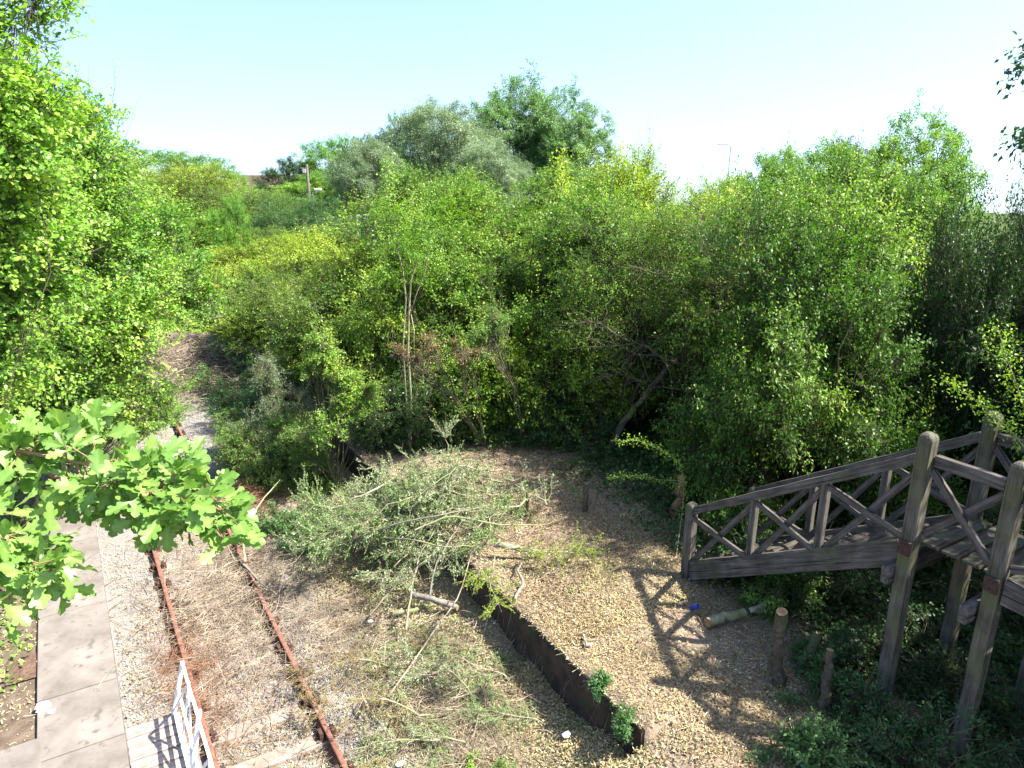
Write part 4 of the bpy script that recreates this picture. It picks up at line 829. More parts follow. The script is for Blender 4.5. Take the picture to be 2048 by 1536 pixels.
for k in range(48):
    t = rng.random(); c = c0.lerp(c1, t) + Vector((rng.normal(0, .4), rng.normal(0, .45), 0)); base = c + Vector((0.9, -0.5, 0)) * rng.uniform(0.3, 1.0)
    az = math.pi * 0.83 + rng.normal(0, 0.5); zb_ = 0.35 + 1.15 * (1 - t * 0.75) * rng.random()
    cut_branch(k, (base.x, base.y, max(zb_, 0.3) + 0.3), az, -0.12 + rng.normal(0, .12), rng.uniform(-1, 1), rng.uniform(.42, .68), ['cut', 'cut', 'wilt'][k % 3])
for (px, py, z, az, s, m, lab) in ((900, 1010, 1.3, 1.15, .45, 'cut', 'cut branch whose leafy tip stands up above the pile'), (1010, 1090, 1.3, -.5, .5, 'yellow', 'yellowing cut branch on the right rim of the pile'), (960, 1130, 1.2, -1.9, .42, 'yellow', 'yellowing cut branch hanging over the platform edge'),
      (860, 1430, .12, 2.6, .5, 'brown', 'withered cut branch lying in the litter at the bottom'), (960, 1400, .12, 2.0, .45, 'cut', 'small leafy cut branch lying flat in the litter'), (800, 1330, .12, 2.9, .45, 'brown', 'withered branch flattened on the litter below the peeled log'), (930, 1480, .12, 2.6, .45, 'cut', 'leafy twig lying at the bottom edge of the litter')):
    p = G(px, py, z); cut_branch(int(px) % 4, p, az, 0.9 if py == 1010 else -0.03, 0.3, s, m, lab)

rng = np.random.default_rng(81)
for k in range(24):
    px, py = rng.uniform(720, 1130), rng.uniform(1290, 1500); p = G(px, py, .1)
    if p.x > 4.9: p.x = 4.9 - rng.random() * .6
    zz = float(gz(p.x, p.y)) + .04
    cut_branch(k, (p.x, p.y, zz), rng.uniform(0, 6.28), 0, rng.uniform(-.2, .2), rng.uniform(.3, .5), ['wilt', 'brown', 'cut', 'wilt'][k % 4], 'wilted leafy branch trodden flat on the dried litter')
    bpy.context.scene.collection.objects[-1].parent.scale.z = .1
# ------------------------------------------------------------------ litter, ballast, chips, twigs
def scatter(n, x0, x1, y0, y1, fn, seed):
    rg = np.random.default_rng(seed); # more points near the camera
    x = rg.uniform(x0, x1, n); y = y0 + (y1 - y0) * rg.random(n) ** 1.5; k = rg.random(n) < fn(x, y); return x[k], y[k], rg
def flat_bits(name, m, x, y, rg, L, shape, vmean, lift=0.02, tilt=0.35, vs_=0.2, kind='stuff', cat=None, label=None, asp=1.0, h=None):
    n = len(x); z = gz(x, y) + rg.random(n) * lift + 0.006 + (h if h is not None else 0); z = np.where((x > 5.27) & (x < 5.56) & (y > 5.7), 0.912 + rg.random(n) * .01, z); a = rg.uniform(0, 2 * math.pi, n)
    D = np.stack([np.cos(a), np.sin(a), rg.normal(0, tilt, n)], -1); N_ = nrm(np.stack([rg.normal(0, tilt, n), rg.normal(0, tilt, n), np.ones(n)], -1))
    v = np.clip(vmean + rg.normal(0, vs_, n), 0, 1)
    V, F, vv = leaf_geo(np.stack([x, y, z], -1), D, N_, rg.uniform(L[0], L[1], n), v, shape, 0.3)
    tag(link(name, mesh_np(name, V, F, vv), m), label, cat, None, kind)
CHIPS = np.array([(0, -.12), (0.08, .12), (1, .09), (0.95, -.11)])
on_plat = lambda x, y: (((x > 5.33) | (y < 5.65)) & (x > 4.4)) * (x < 9.6)
dens = lambda x, y, s, f=1.0: np.clip(0.60 + 0.75 * fbm2(x, y, s, f), 0.05, 1)
x, y, rg = scatter(150000, 4.3, 9.8, 3.0, 13.5, lambda x, y: on_plat(x, y) * dens(x, y, 71, 1.2) * (1 - 0.8 * sstep(9.5, 13, y)), 71)
flat_bits('wood_chips', CHIP, x, y, rg, (0.012, 0.055), CHIPS, 0.45 + 0.2 * fbm2(x, y, 73, 1.0), 0.03, 0.3, 0.24, label='pale wood chippings strewn over the platform', cat='chippings')
x, y, rg = scatter(150000, 2.35, 5.3, 4.0, 19, lambda x, y: sstep(2.5, 3.3, x + .35 * fbm2(x, y, 75, 1.5)) * dens(x, y, 74, 1.4), 74)
flat_bits('leaf_litter', LITTER, x, y, rg, (0.015, 0.06), NARROW * np.array([1, 1.4]), 0.5 + 0.25 * fbm2(x, y, 76, 1.3), 0.06, 0.6, 0.22, label='dried leaves and chippings covering the old second trackbed', cat='litter')
x, y, rg = scatter(60000, 5.30, 9.6, 7.5, 17, lambda x, y: dens(x, y, 77, 1.2), 77)
flat_bits('dry_leaves', LITTER, x, y, rg, (0.015, 0.045), RHOMB, 0.3 + 0.25 * fbm2(x, y, 78, 1.1), 0.03, 0.5, 0.2, label='brown dry leaves on the platform under the thicket', cat='leaves')
x, y, rg = scatter(48000, -0.2, 3.2, 5, 26, lambda x, y: dens(x, y, 79, 2.2) ** 2 * np.where(x < .6, .3, 1), 79)
flat_bits('track_litter', LITTER, x, y, rg, (0.015, 0.05), CHIPS, 0.55, 0.03, 0.3, 0.22, label='dry leaf and straw bits between the rails', cat='litter')
x, y, rg = scatter(22000, -6, -0.32, 5, 16, lambda x, y: dens(x, y, 80, 1.5) ** 2 * (x < -1.17) * 1.0, 80)
flat_bits('soil_litter', LITTER, x, y, rg, (0.02, 0.07), CHIPS, 0.6, 0.02, 0.3, 0.22, label='straw bits on the soil of the near platform', cat='litter')
x, y, rg = scatter(5000, -1.16, -0.22, 5, 16, lambda x, y: np.clip(fbm2(x, y, 411, 2.2), 0.02, 1) ** 2, 411)
flat_bits('slab_litter', LITTER, x, y, rg, (0.015, 0.05), CHIPS, 0.35, 0.01, 0.3, 0.25, label='dry bits and straw lying on the grey slabs', cat='litter', h=.045)
x, y, rg = scatter(60000, 5.36, 9.6, 3.0, 9.5, lambda x, y: dens(x, y, 421, 1.8) * (on_plat(x, y) > 0), 421)
flat_bits('chip_litter', LITTER, x, y, rg, (0.012, 0.045), NARROW * np.array([1, 1.5]), 0.42 + 0.25 * fbm2(x, y, 422, 1.6), 0.03, 0.5, 0.25, label='straw and leaf fragments mixed into the chippings', cat='litter')
# green seedlings and creeping leaves
def greens(name, m, n, x0, x1, y0, y1, fn, seed, hmax, L, label, cat='undergrowth'):
    x, y, rg = scatter(n, x0, x1, y0, y1, fn, seed); nn = len(x); z = gz(x, y) + hmax * rg.random(nn) ** 1.4 * (0.6 + 0.5 * np.clip(fbm2(x, y, seed + 1, 2.0), -1, 1)); a = rg.uniform(0, 6.28, nn)
    D = np.stack([np.cos(a), np.sin(a), rg.normal(0.1, .4, nn)], -1); N_ = nrm(np.stack([rg.normal(0, .4, nn), rg.normal(0, .4, nn), np.ones(nn)], -1))
    V, F, vv = leaf_geo(np.stack([x, y, z], -1), D, N_, rg.uniform(L[0], L[1], nn), np.clip(rg.normal(.5, .2, nn), 0, 1), RHOMB * np.array([1, 1.3]), .25)
    tag(link(name, mesh_np(name, V, F, vv), LM[m]), label, cat, None, 'stuff')
x, y, rg = scatter(16000, -0.2, 9.5, 4, 14, lambda x, y: (fbm2(x, y, 401, 2.5) > .25) * ((x > 2.4) | (x < 2.0)) * 1.0, 401)
flat_bits('shrivelled_leaves', LITTER, x, y, rg, (0.025, 0.06), RHOMB * np.array([1, 1.4]), 0.25, 0.05, 0.9, 0.3, label='shrivelled bigger dead leaves strewn over ground and chippings', cat='leaves')
greens('creeping_plants', 'mid', 42000, 3.0, 5.3, 4, 24, lambda x, y: (fbm2(x, y, 82, 1.6) > 0.45) * .7 + (fbm2(x, y, 83, 3) > 1.0) * .5, 81, .10, (.02, .05), 'small green plants coming up through the litter')
greens('platform_weeds', 'mid', 20000, 5.5, 9.5, 4, 13, lambda x, y: (fbm2(x, y, 85, 1.5) > 0.8) * 1.0, 84, .10, (.02, .05), 'green weeds between the platform chippings')
greens('woodland_undergrowth', 'ivy', 60000, 5.4, 30, 13, 45, lambda x, y: sstep(12.8, 16.5, y + 0.25 * (x - 8) + .6 * fbm2(x, y, 87, .8)), 86, .28, (.05, .11), 'ivy and ground plants in the shade under the thicket')
greens('corner_undergrowth', 'dark', 60000, 8.6, 16, 1.5, 13, lambda x, y: sstep(8.3, 9.3, x + .5 * fbm2(x, y, 89, 1.2) + .7 * (y < 5)), 88, .45, (.05, .11), 'dark brambles under and beyond the stair')
greens('track_undergrowth', 'elder', 40000, 2.9, 5.3, 19, 34, lambda x, y: sstep(2.9, 3.6, x + .4 * fbm2(x, y, 91, 1.0)), 90, .22, (.04, .08), 'low green plants in shade beside the track')
greens('end_undergrowth', 'mid', 60000, -6, 6, 34, 60, lambda x, y: 1.0 + 0 * x, 92, .6, (.08, .16), 'green growth covering the far end of the trackbed')
greens('bank_undergrowth', 'mid', 26000, -9, -1.25, 9, 40, lambda x, y: (fbm2(x, y, 95, 1.0) > 0.2) * 1.0, 94, .3, (.05, .09), 'weeds on the near platform behind the slabs')
# bramble patch left of the pile
hero('bramble_patch', 'dark green bramble patch on the trackbed left of the brush pile', 3.6, 14.0, [(*G(600, 1060, .1), .6, .6, .28), (*G(560, 1040, .1), .5, .5, .2), (*G(650, 1040, .1), .6, .6, .3), (*G(640, 1090, .1), .5, .5, .22)], 97, 'elder', 1500, K=11, leaf=.055, slen=.22, stems=2, r0=.01, nper=4, cat='brambles', shoots=0.0)
hero('bramble_patch', 'sprawling low greenery around the bottom of the lone trackside shrubs', 4.6, 15.6, [(*G(560, 990, .1), .5, .5, .3), (*G(640, 985, .1), .5, .5, .25), (*G(740, 1000, .2), .6, .6, .3)], 98, 'mid', 1300, K=11, leaf=.05, slen=.22, stems=2, r0=.01, nper=4, cat='brambles', shoots=0.03)
# shrubs around the stair foot
for k, (px, py, d, r, m, lab) in enumerate((
   (1440, 1150, 11.6, .42, 'mid', 'sunlit elder shrub under the foot of the stair'), (1570, 1180, 11.0, .42, 'mid', 'bright fern like shrub behind the knotted stump'), (1500, 1080, 12.8, .5, 'elder', 'shaded bush seen through the stair railing'),
   (1660, 1300, 9.6, .34, 'elder', 'bush wrapped around the thin mossy stump'), (1700, 1400, 8.8, .42, 'elder', 'shrub at the foot of the landing posts'), (1640, 1490, 8.4, .36, 'elder', 'green shrub at the bottom edge below the mossy stump'),
   (1900, 1400, 9.6, .6, 'dark', 'dark shrub between the landing posts at the bottom'), (1990, 1480, 8.6, .5, 'dark', 'dark shrub in the bottom right corner'), (1420, 1010, 13.8, .5, 'elder', 'shrub with light leaves just behind the first stair post'),
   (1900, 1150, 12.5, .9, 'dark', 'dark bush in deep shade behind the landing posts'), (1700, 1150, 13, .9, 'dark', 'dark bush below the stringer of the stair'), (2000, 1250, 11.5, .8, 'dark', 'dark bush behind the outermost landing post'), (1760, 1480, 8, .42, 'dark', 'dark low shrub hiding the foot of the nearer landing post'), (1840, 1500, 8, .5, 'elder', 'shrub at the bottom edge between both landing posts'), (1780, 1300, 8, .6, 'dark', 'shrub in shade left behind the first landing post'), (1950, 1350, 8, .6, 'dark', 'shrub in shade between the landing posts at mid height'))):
    p = G(px, py, 1.2); p.z = float(gz(p.x, p.y)) + r * .55; b = (float(p.x), float(p.y))
    hero('elder_shrub', lab, b[0] + .1, b[1] + .1, [(p.x, p.y, p.z, r, r, r * .7), (p.x + r * .7, p.y + r * .5, p.z - r * .4, r * .8, r * .8, r * .6), (p.x - r * .6, p.y + r * .5, p.z - r * .5, r * .7, r * .7, r * .5)], 110 + k, m, int(1500 * max(r, .4)), K=10, leaf=.06, slen=.26, stems=3, r0=.012, nper=6, cat='shrub', shoots=.02, group=None)
for k, (px, py, m, lab) in enumerate(((1040, 1205, 'elder', 'trailing weed on the platform edge by the crooked branch'), (1195, 1365, 'elder', 'small leafy tuft near the end of the platform wall'), (1250, 1430, 'elder', 'small tuft at the end of the platform wall'), (1160, 1255, 'mid', 'little green weed on the chippings near the wall'), (930, 1500, 'bright', 'fresh green weeds at the bottom edge of the litter'), (1010, 1520, 'bright', 'second patch of fresh weeds at the bottom edge'), (1080, 1530, 'mid', 'low weeds at the bottom of the chippings'))):
    p = G(px, py, .9 if px > 1035 or py < 1400 else .1); zz = float(gz(p.x, p.y)) if py > 1440 or px == 1160 else .88; rr = (.05 + .012 * (k % 4)) if py < 1440 else .14
    hero('weed_tuft', lab, p.x, p.y, [(p.x, p.y, zz + .05, rr, rr * 1.4, rr * .6), (p.x - .07, p.y - .1, zz - .02 if py < 1440 and px != 1160 else zz + .04, rr * .8, rr, rr * .9)], 150 + k, m, 60 if py < 1440 else 260, K=9, leaf=.04, slen=.14, stems=1, r0=.004, nper=3, cat='weed', shoots=.03, twr=.002)
# ferns
def fern(px, py, d, n, L, m, label):
    p = G(px, py, .9); p.z = float(gz(p.x, p.y)) + .1; rg = np.random.default_rng(int(px)); e = empty('fern', p, label=label, cat='fern')
    for k in range(n):
        a = 2 * math.pi * k / n + rg.uniform(-.2, .2); d0 = np.array([math.cos(a), math.sin(a), 0]); s = np.array([-d0[1], d0[0], 0]); P_, D_, N_, S_ = [], [], [], []
        pt = lambda t: d0 * L * t + np.array([0, 0, L * (1.0 * t - 1.15 * t * t)])
        for i in range(26):
            t = (i + 1) / 26
            for sg in (-1, 1): P_.append(pt(t)); D_.append(s * sg + d0 * .35); N_.append(np.array([0, 0, 1.]) + .3 * d0); S_.append(L * .34 * math.sin(math.pi * min(.98, t * .85 + .12)))
        g = Geo(); V, F, vv = leaf_geo(np.array(P_), np.array(D_), nrm(np.array(N_)), np.array(S_), np.full(len(P_), .55), NARROW, .2); g.add(V, F, vv)
        g.add(*tube_batch(np.array([[pt(t) for t in np.linspace(0, 1, 8)]]), np.linspace(.006, .002, 8)[None], 4)); link('frond', g.mesh('frond'), LM[m], e)
fern(1890, 1225, 11.3, 9, .75, 'elder', 'shaded fern behind the tall landing posts'); fern(2030, 1280, 10.5, 8, .7, 'elder', 'fern at the right edge in deep shade')
fern(1580, 1170, 10.8, 8, .45, 'mid', 'small bright fern under the stair stringer')
# thorny arching sprays
def arch(name, label, pts, m, n, leaf=.045, r=.008, seed=1, wood=BARK_CUT, spread=.05, shape=RHOMB):
    b0 = Vector(pts[0]); P = np.array([[*(Vector(p) - b0)] for p in pts]); k = 24; t = np.linspace(0, 1, len(P)); tt = np.linspace(0, 1, k); Q = np.stack([np.interp(tt, t, P[:, i]) for i in range(3)], 1)
    for _ in range(2): Q[1:-1] = (Q[:-2] + Q[1:-1] * 2 + Q[2:]) / 4
    e = empty(name, b0, label=label, cat='branch'); V, F = tube_batch(Q[None], np.linspace(r, r * .4, k)[None], 6); link('stem', mesh_np('stem', V, F, smooth=True), wood, e)
    rg = np.random.default_rng(seed); s = rg.uniform(.12, 1, n); C = np.stack([np.interp(s, tt, Q[:, i]) for i in range(3)], 1) + rg.normal(0, spread, (n, 3))
    V, F, v = leaf_geo(C, rg.normal(0, 1, (n, 3)), nrm(rg.normal(0, .5, (n, 3)) + np.array([0, 0, 1.])), rg.uniform(.6, 1.2, n) * leaf, np.clip(rg.normal(.65, .15, n), 0, 1), shape)
    link('leaves', mesh_np('leaves', V, F, v), LM[m], e)
arch('arching_spray', 'thin yellow green spray arching left above the first stair post', [G(1352, 1115, .9), W(1368, 1000, 12.6), W(1365, 930, 12.6), W(1330, 905, 12.6), W(1280, 880, 12.7), W(1228, 882, 12.8)], 'left', 520, seed=3)
arch('arching_spray', 'lower leafy spray pointing left beside the first stair post', [W(1368, 962, 12.6), W(1320, 960, 12.7), W(1270, 950, 12.8), W(1215, 955, 12.9)], 'left', 300, seed=4)
arch('arching_spray', 'sunlit leafy spray at the right edge above the landing rails', [W(2080, 930, 8), W(2010, 850, 8.3), W(1950, 800, 8.5), W(1880, 755, 8.7)], 'haw', 520, seed=5, spread=.07)
arch('arching_spray', 'upright sunlit spray rising at the right edge', [W(2070, 870, 7.8), W(2040, 790, 8.0), W(2015, 720, 8.2), W(1995, 655, 8.4)], 'haw', 620, seed=6, spread=.09)
arch('arching_spray', 'dark spray hanging into the sky at the right edge', [W(2110, 210, 8.0), W(2060, 270, 8.0), W(2020, 290, 8.1)], 'dark', 160, seed=7, spread=.08, leaf=.08)
arch('arching_spray', 'dark leaf tips at the upper right edge', [W(2110, 60, 8.0), W(2060, 110, 8.0), W(2035, 160, 8.1)], 'dark', 200, seed=8, spread=.09, leaf=.08)
arch('arching_spray', 'light green spray crossing the dark trees right of the stair hawthorn', [W(1700, 760, 14), W(1640, 720, 14), W(1560, 690, 14), W(1510, 665, 14.2)], 'haw', 500, seed=9, spread=.12, leaf=.05)
arch('arching_spray', 'hanging sunlit spray above the stair handrail', [W(1740, 690, 14), W(1690, 770, 13.8), W(1640, 790, 13.8)], 'haw', 300, seed=10, spread=.10, leaf=.05)

for k, (a, b_, h_, lab) in enumerate(((1235, 380, 292, 'tall leafy sprout against the sky, highest of the thicket'), (1205, 390, 325, 'shorter leafy sprout left of the tallest one'), (1265, 400, 322, 'leafy sprout just right of the tallest one'), (1120, 370, 308, 'leafy sprout in front of the poplar foot'), (775, 380, 318, 'leafy sprout in front of the grey willow'), (1780, 400, 335, 'yellowish sprout below the tall ash'))):
    arch('leafy_sprout', lab, [W(a, b_ + 40, 26), W(a + 4, b_, 26), W(a + 2, (b_ + h_) / 2, 26), W(a + 6, h_, 26)], 'yellow' if k != 4 else 'mid', 420, leaf=.11, r=.02, seed=20 + k, spread=.17)
for k, pts in enumerate(([(1420, 640), (1440, 560), (1405, 500), (1395, 440)], [(1440, 600), (1470, 520), (1480, 450), (1500, 400)], [(1360, 700), (1380, 620), (1350, 560), (1290, 530)], [(1500, 640), (1530, 560), (1600, 500), (1650, 470)], [(1300, 760), (1270, 690), (1210, 650), (1180, 640)], [(1400, 740), (1330, 720), (1270, 690), (1190, 700)], [(1560, 700), (1600, 620), (1680, 560), (1720, 540)], [(1480, 780), (1500, 700), (1460, 640), (1450, 560)], [(1380, 780), (1300, 770), (1240, 740), (1200, 745)])):
    q = [W(a, b_, (15.3 if a > 1300 else 15.9) - .1 * i) for i, (a, b_) in enumerate(pts)]
    b0 = q[0]; g = Geo(); P = np.array([[*(p - b0)] for p in q]); tt = np.linspace(0, 1, 14); Q = np.stack([np.interp(tt, np.linspace(0, 1, 4), P[:, i]) for i in range(3)], 1); rg = np.random.default_rng(300 + k); Q += np.cumsum(rg.normal(0, .02, Q.shape), 0)
    g.add(*tube_batch(Q[None], np.linspace(.014, .005, 14)[None], 5)); sub = []
    for _ in range(42):
        b1 = Q[rg.integers(3, 14)]; sub.append(wig(b1, b1 + rg.normal(0, .42, 3) + (Q[-1] - Q[0]) * .12, 6, .6, rg))
    g.add(*tube_batch(sub, np.tile(np.linspace(.007, .0025, 6), (42, 1)), 3)); o = link('dead_branch', g.mesh('dead_branch', True), BARK); o.location = b0
    tag(o, 'bare pale twiggy branch in the outer crown of the hawthorns behind the stair', 'branch', 'bare dead branches in the hawthorn crowns')

# ballast
def stones(name, n, x0, x1, y0, y1, fn, seed, size, label):
    x, y, rg = scatter(n, x0, x1, y0, y1, fn, seed); n = len(x); base = np.array([(1, 0, 0), (0, 1, 0), (-1, 0, 0), (0, -1, 0), (0, 0, .8), (0, 0, -.8)], float)
    tri = np.array([(0, 1, 4), (1, 2, 4), (2, 3, 4), (3, 0, 4), (1, 0, 5), (2, 1, 5), (3, 2, 5), (0, 3, 5)])
    V = base[None] * rg.uniform(.6, 1.3, (n, 6, 1)) ; Rm = nrm(rg.normal(size=(n, 3))); R2 = nrm(np.cross(Rm, rg.normal(size=(n, 3)))); R3 = np.cross(Rm, R2)
    M = np.stack([Rm, R2, R3], 1); V = np.einsum('nki,nij->nkj', V, M) * rg.uniform(size[0], size[1], n)[:, None, None] + np.stack([x, y, gz(x, y) + .008], -1)[:, None, :]
    F = (np.arange(n)[:, None, None] * 6 + tri[None]).reshape(-1, 3)
    tag(link(name, mesh_np(name, V.reshape(-1, 3), F, np.repeat(np.clip(rg.normal(.55, .22, n), 0, 1), 6)), STONE), label, 'gravel', None, 'stuff')
stones('ballast_gravel', 42000, -0.25, 3.9, 5, 24, lambda x, y: dens(x, y, 101, 2.0) * (1 - .85 * sstep(2.9, 3.9, x)) * (1 - .3 * ((x > .8) & (x < 2.1))), 100, (.010, .026), 'grey ballast stones of the trackbed')
stones('scattered_stones', 500, 3, 9, 4, 14, lambda x, y: .5 + 0 * x, 102, (.015, .04), 'odd stones among the chippings')

# twigs
def twigs(name, m, cx, cy, sx, sy, n, L, hmax, r, seed, label, group=None, fx=None):
    rg = np.random.default_rng(seed); x = cx + rg.normal(0, sx, n); y = cy + rg.normal(0, sy, n)
    if fx is not None: k = fx(x, y); x, y = x[k], y[k]; n = len(x)
    q = np.exp(-(((x - cx) / sx) ** 2 + ((y - cy) / sy) ** 2) / 3); a = rg.uniform(0, 6.28, n); l = rg.uniform(L[0], L[1], n); z = np.maximum(gz(x, y), -.19) + .02 + hmax * q * rg.random(n)
    d = np.stack([np.cos(a), np.sin(a), rg.normal(0, .12, n)], -1); c = np.stack([x, y, z], -1); t = np.array([-.5, -.2, .15, .5])[None, :, None]
    P = c[:, None, :] + d[:, None, :] * l[:, None, None] * t + rg.normal(0, .05, (n, 4, 3)) * l[:, None, None]; P[..., 2] = np.maximum(P[..., 2], gz(P[..., 0], P[..., 1]) + .01)
    rr = rg.uniform(r * .5, r * 1.2, n)[:, None] * np.array([1, .8, .6, .3])[None]
    V, F = tube_batch(P, rr, 3); tag(link(name, mesh_np(name, V, F), m), label, 'twigs', group, 'stuff')
twigs('dry_twigs', TWIG, 1.5, 12.3, .8, 2.0, 2000, (.2, 1.0), .26, .006, 201, 'dry grey brown twigs lying in a tangle across both rails')
twigs('dead_twig_tangle', TWIGRED, .75, 10.9, .28, .9, 700, (.15, .6), .30, .005, 202, 'reddish dead twig tangle along the nearer rail')
twigs('rail_twigs', TWIG, 2.35, 14.2, .45, 1.2, 700, (.2, .7), .25, .006, 203, 'twig tangle over the further rail beside the pale crooked branch')
twigs('reddish_twigs', TWIGRED, 2.9, 16.6, .3, .9, 500, (.2, .6), .4, .006, 204, 'reddish dead twigs at the foot of the grey green shrub')
twigs('scattered_twigs', TWIG, 3.6, 9.3, 1.3, 2.9, 2300, (.15, .9), .14, .006, 205, 'loose twigs strewn over the dried litter', fx=lambda x, y: (x > -.2) & (x < 5.2) & (y > 4.5))
twigs('platform_twigs', TWIG, 7.2, 8.8, 1.1, 2.6, 1100, (.1, .6), .07, .005, 206, 'small twigs on the platform chippings', fx=lambda x, y: (x > 5.4))
twigs('wilted_stems', BARK_CUT, 4.0, 8.6, .6, 2.0, 3200, (.1, .45), .10, .0035, 209, 'matted wilted stems on the dried litter left of the platform wall', fx=lambda x, y: (x > 2.6) & (x < 5.15) & (y > 4.5))
twigs('wall_rootlets', TWIG, 5.33, 9.0, .05, 2.4, 500, (.1, .45), .03, .004, 210, 'dry rootlets and stems along the platform edge', fx=lambda x, y: (y > 5.8) & (x > 5.28))
twigs('pale_straw', TWIG, 3.0, 11.0, .35, .9, 420, (.3, .9), .25, .004, 207, 'fan of pale dry stems beside the further rail')
twigs('brown_brush_heap', TWIG, 3.1, 30.5, 1.0, 2.6, 4200, (.5, 1.4), .75, .014, 208, 'heap of reddish brown dead brushwood far along the track')
for (px, py, lab) in ((1010, 1318, 'white scrap of paper on the dark litter below the platform'), (670 + 330, 1470, 'grey white scrap near the bottom of the litter')): pass
def crumple(px, py, z, s, m, label, cat, seed=0, flat=.45, sub=2):
    bm = bmesh.new(); bmesh.ops.create_icosphere(bm, subdivisions=sub, radius=1); rr = random.Random(seed)
    for v in bm.verts: v.co *= rr.uniform(.65, 1.15); v.co.z *= flat
    bmesh.ops.scale(bm, vec=(s, s * .8, s), verts=bm.verts); me = bpy.data.meshes.new('x'); bm.to_mesh(me); bm.free(); me.name = cat.replace(' ', '_')
    p = G(px, py, z); o = link(cat.replace(' ', '_'), me, m); o.location = (p.x, p.y, z + s * flat * .7); tag(o, label, cat); return o
crumple(85, 1418, .9, .10, PAPER, 'crumpled white plastic litter on the soil beside the slabs', 'litter', 1, .5)
crumple(102, 1425, .9, .06, PAPER, 'small white paper scrap touching the plastic litter', 'paper scrap', 8, .3)
crumple(1018, 1317, .0, .055, PAPER, 'white paper scrap on the litter below the platform wall', 'paper scrap', 2)
crumple(1137, 1365, .15, .11, STONE, 'grey stone lying against the platform wall', 'stone', 3, .6, 1)
crumple(1132, 1472, .2, .07, PAPER, 'pale scrap on the chips near the platform end', 'paper scrap', 4)
crumple(1180, 1290, .9, .035, PAPER, 'tiny white scrap on the platform chips', 'paper scrap', 5)
crumple(740, 1245, -.1, .06, PAPER, 'bluish white scrap beside the logs', 'paper scrap', 6)
crumple(800, 1528, .0, .06, PAPER, 'flat grey white scrap at the bottom edge of the litter', 'paper scrap', 9, .12)
crumple(1100, 1028, .9, .07, STONE, 'pale stone on the platform behind the brush pile', 'stone', 7, .6, 1)
SOILM = simple_mat('brown_soil', (0.05, 0.03, 0.02), (0.14, 0.085, 0.055), 25, 0.95, bump=.8)
for k, (px, py, sx_) in enumerate(((45, 1330, .2),)):
    p = G(px, py, .93); me_ = None; bm = bmesh.new(); bmesh.ops.create_grid(bm, x_segments=24, y_segments=24, size=1); rr = random.Random(k)
    for v in bm.verts:
        r_ = v.co.length; a_ = math.atan2(v.co.y, v.co.x); ed = .75 + .15 * math.sin(3 * a_ + k) + .1 * math.sin(7 * a_ + 2 * k); v.co.z = max(-.3, 1 - (r_ / ed) ** 2) * .022 + rr.uniform(-.003, .003); v.co.x *= sx_; v.co.y *= sx_ * 1.5
    me_ = bpy.data.meshes.new('soil_patch'); bm.to_mesh(me_); bm.free(); o = link('soil_patch', me_, SOILM); o.location = (p.x, p.y, .924 if p.x > -1.16 else .88); tag(o, None, None, None, 'stuff')
# blue can
g = Geo(); a = np.arange(14) * 2 * math.pi / 14
prof = [(0, .0), (.026, 0), (.033, .008), (.033, .105), (.027, .118), (.025, .118), (.024, .114), (0, .113)]
V = np.array([[r * math.cos(t), r * math.sin(t), z] for r, z in prof for t in a]); k = 14
F = [[i * k + j, i * k + (j + 1) % k, (i + 1) * k + (j + 1) % k, (i + 1) * k + j] for i in range(len(prof) - 1) for j in range(k)]
o = link('drinks_can', mesh_np('drinks_can', V, F, smooth=True), BLUE); o.location = (*G(1380, 1228, .9)[:2], 1.0); o.rotation_euler = (0.9, 0.25, 0.3); o.scale = (1.25, 1.25, 1.25); tag(o, 'blue drinks can lying by the foot of the stair', 'can')

# ------------------------------------------------------------------ distance: lamps, pole, fence, building
def street_lamp(px, ytop, d, side, arm, label, zb=0.0, r=.07, head=.9):
    p = W(px, ytop, d); e = empty('street_lamp', (p.x, p.y, zb), label=label, cat='street lamp'); h = p.z - zb
    right = Vector((math.cos(YAW), -math.sin(YAW), 0)) * side
    V, F = tube_batch(np.array([[(0, 0, 0), (0, 0, h * .5), (0, 0, h)]], float), np.array([[r, r * .8, r * .6]]), 8); link('pole', mesh_np('pole', V, F, smooth=True), GALV, e)
    q = np.array([[(0, 0, h - .02), (*(right * arm * .4)[:2], h + .12), (*(right * arm)[:2], h + .18)]], float); V, F = tube_batch(q, np.full((1, 3), r * .5), 6); link('arm', mesh_np('arm', V, F, smooth=True), GALV, e)
    o = box_obj('lamp_head', (head, .28, .16), tuple(right * (arm + head * .45)) , LAMPW, e, .05, rot=(0, 0, -YAW)); o.location.z = h + .2
street_lamp(1462, 292, 80, -1, .35, 'street lamp standing against the white sky above the right hand trees', r=.10, head=1.1)
street_lamp(626, 384, 60, 1, .15, 'small street lamp with pale head in front of the dark trees', r=.05, head=.55)
p = W(613, 328, 70); e = empty('telegraph_pole', (p.x, p.y, 0), label='tall wooden telegraph pole behind the elder tree', cat='pole')
V, F = tube_batch(np.array([[(0, 0, 0), (0, 0, p.z * .5), (0, 0, p.z)]], float), np.array([[.17, .15, .12]]), 10); link('pole', mesh_np('pole', V, F, smooth=True), BARK_GREY, e)
box_obj('cross_arm', (.7, .1, .12), (-.2, .1, p.z - .35), BARK_GREY, e, .01, rot=(0, 0, -YAW)); box_obj('insulator_box', (.3, .2, .35), (-.25, 0, p.z - .6), GALV, e, .03, rot=(0, 0, -YAW))
a_, b_ = W(611, 338, 70), W(470, 352, 92)
q = np.array([[*(a_.lerp(b_, t) - Vector((0, 0, 1.2 * math.sin(math.pi * t))))] for t in np.linspace(0, 1, 12)]); V, F = tube_batch(q[None], np.full((1, 12), .02), 4)
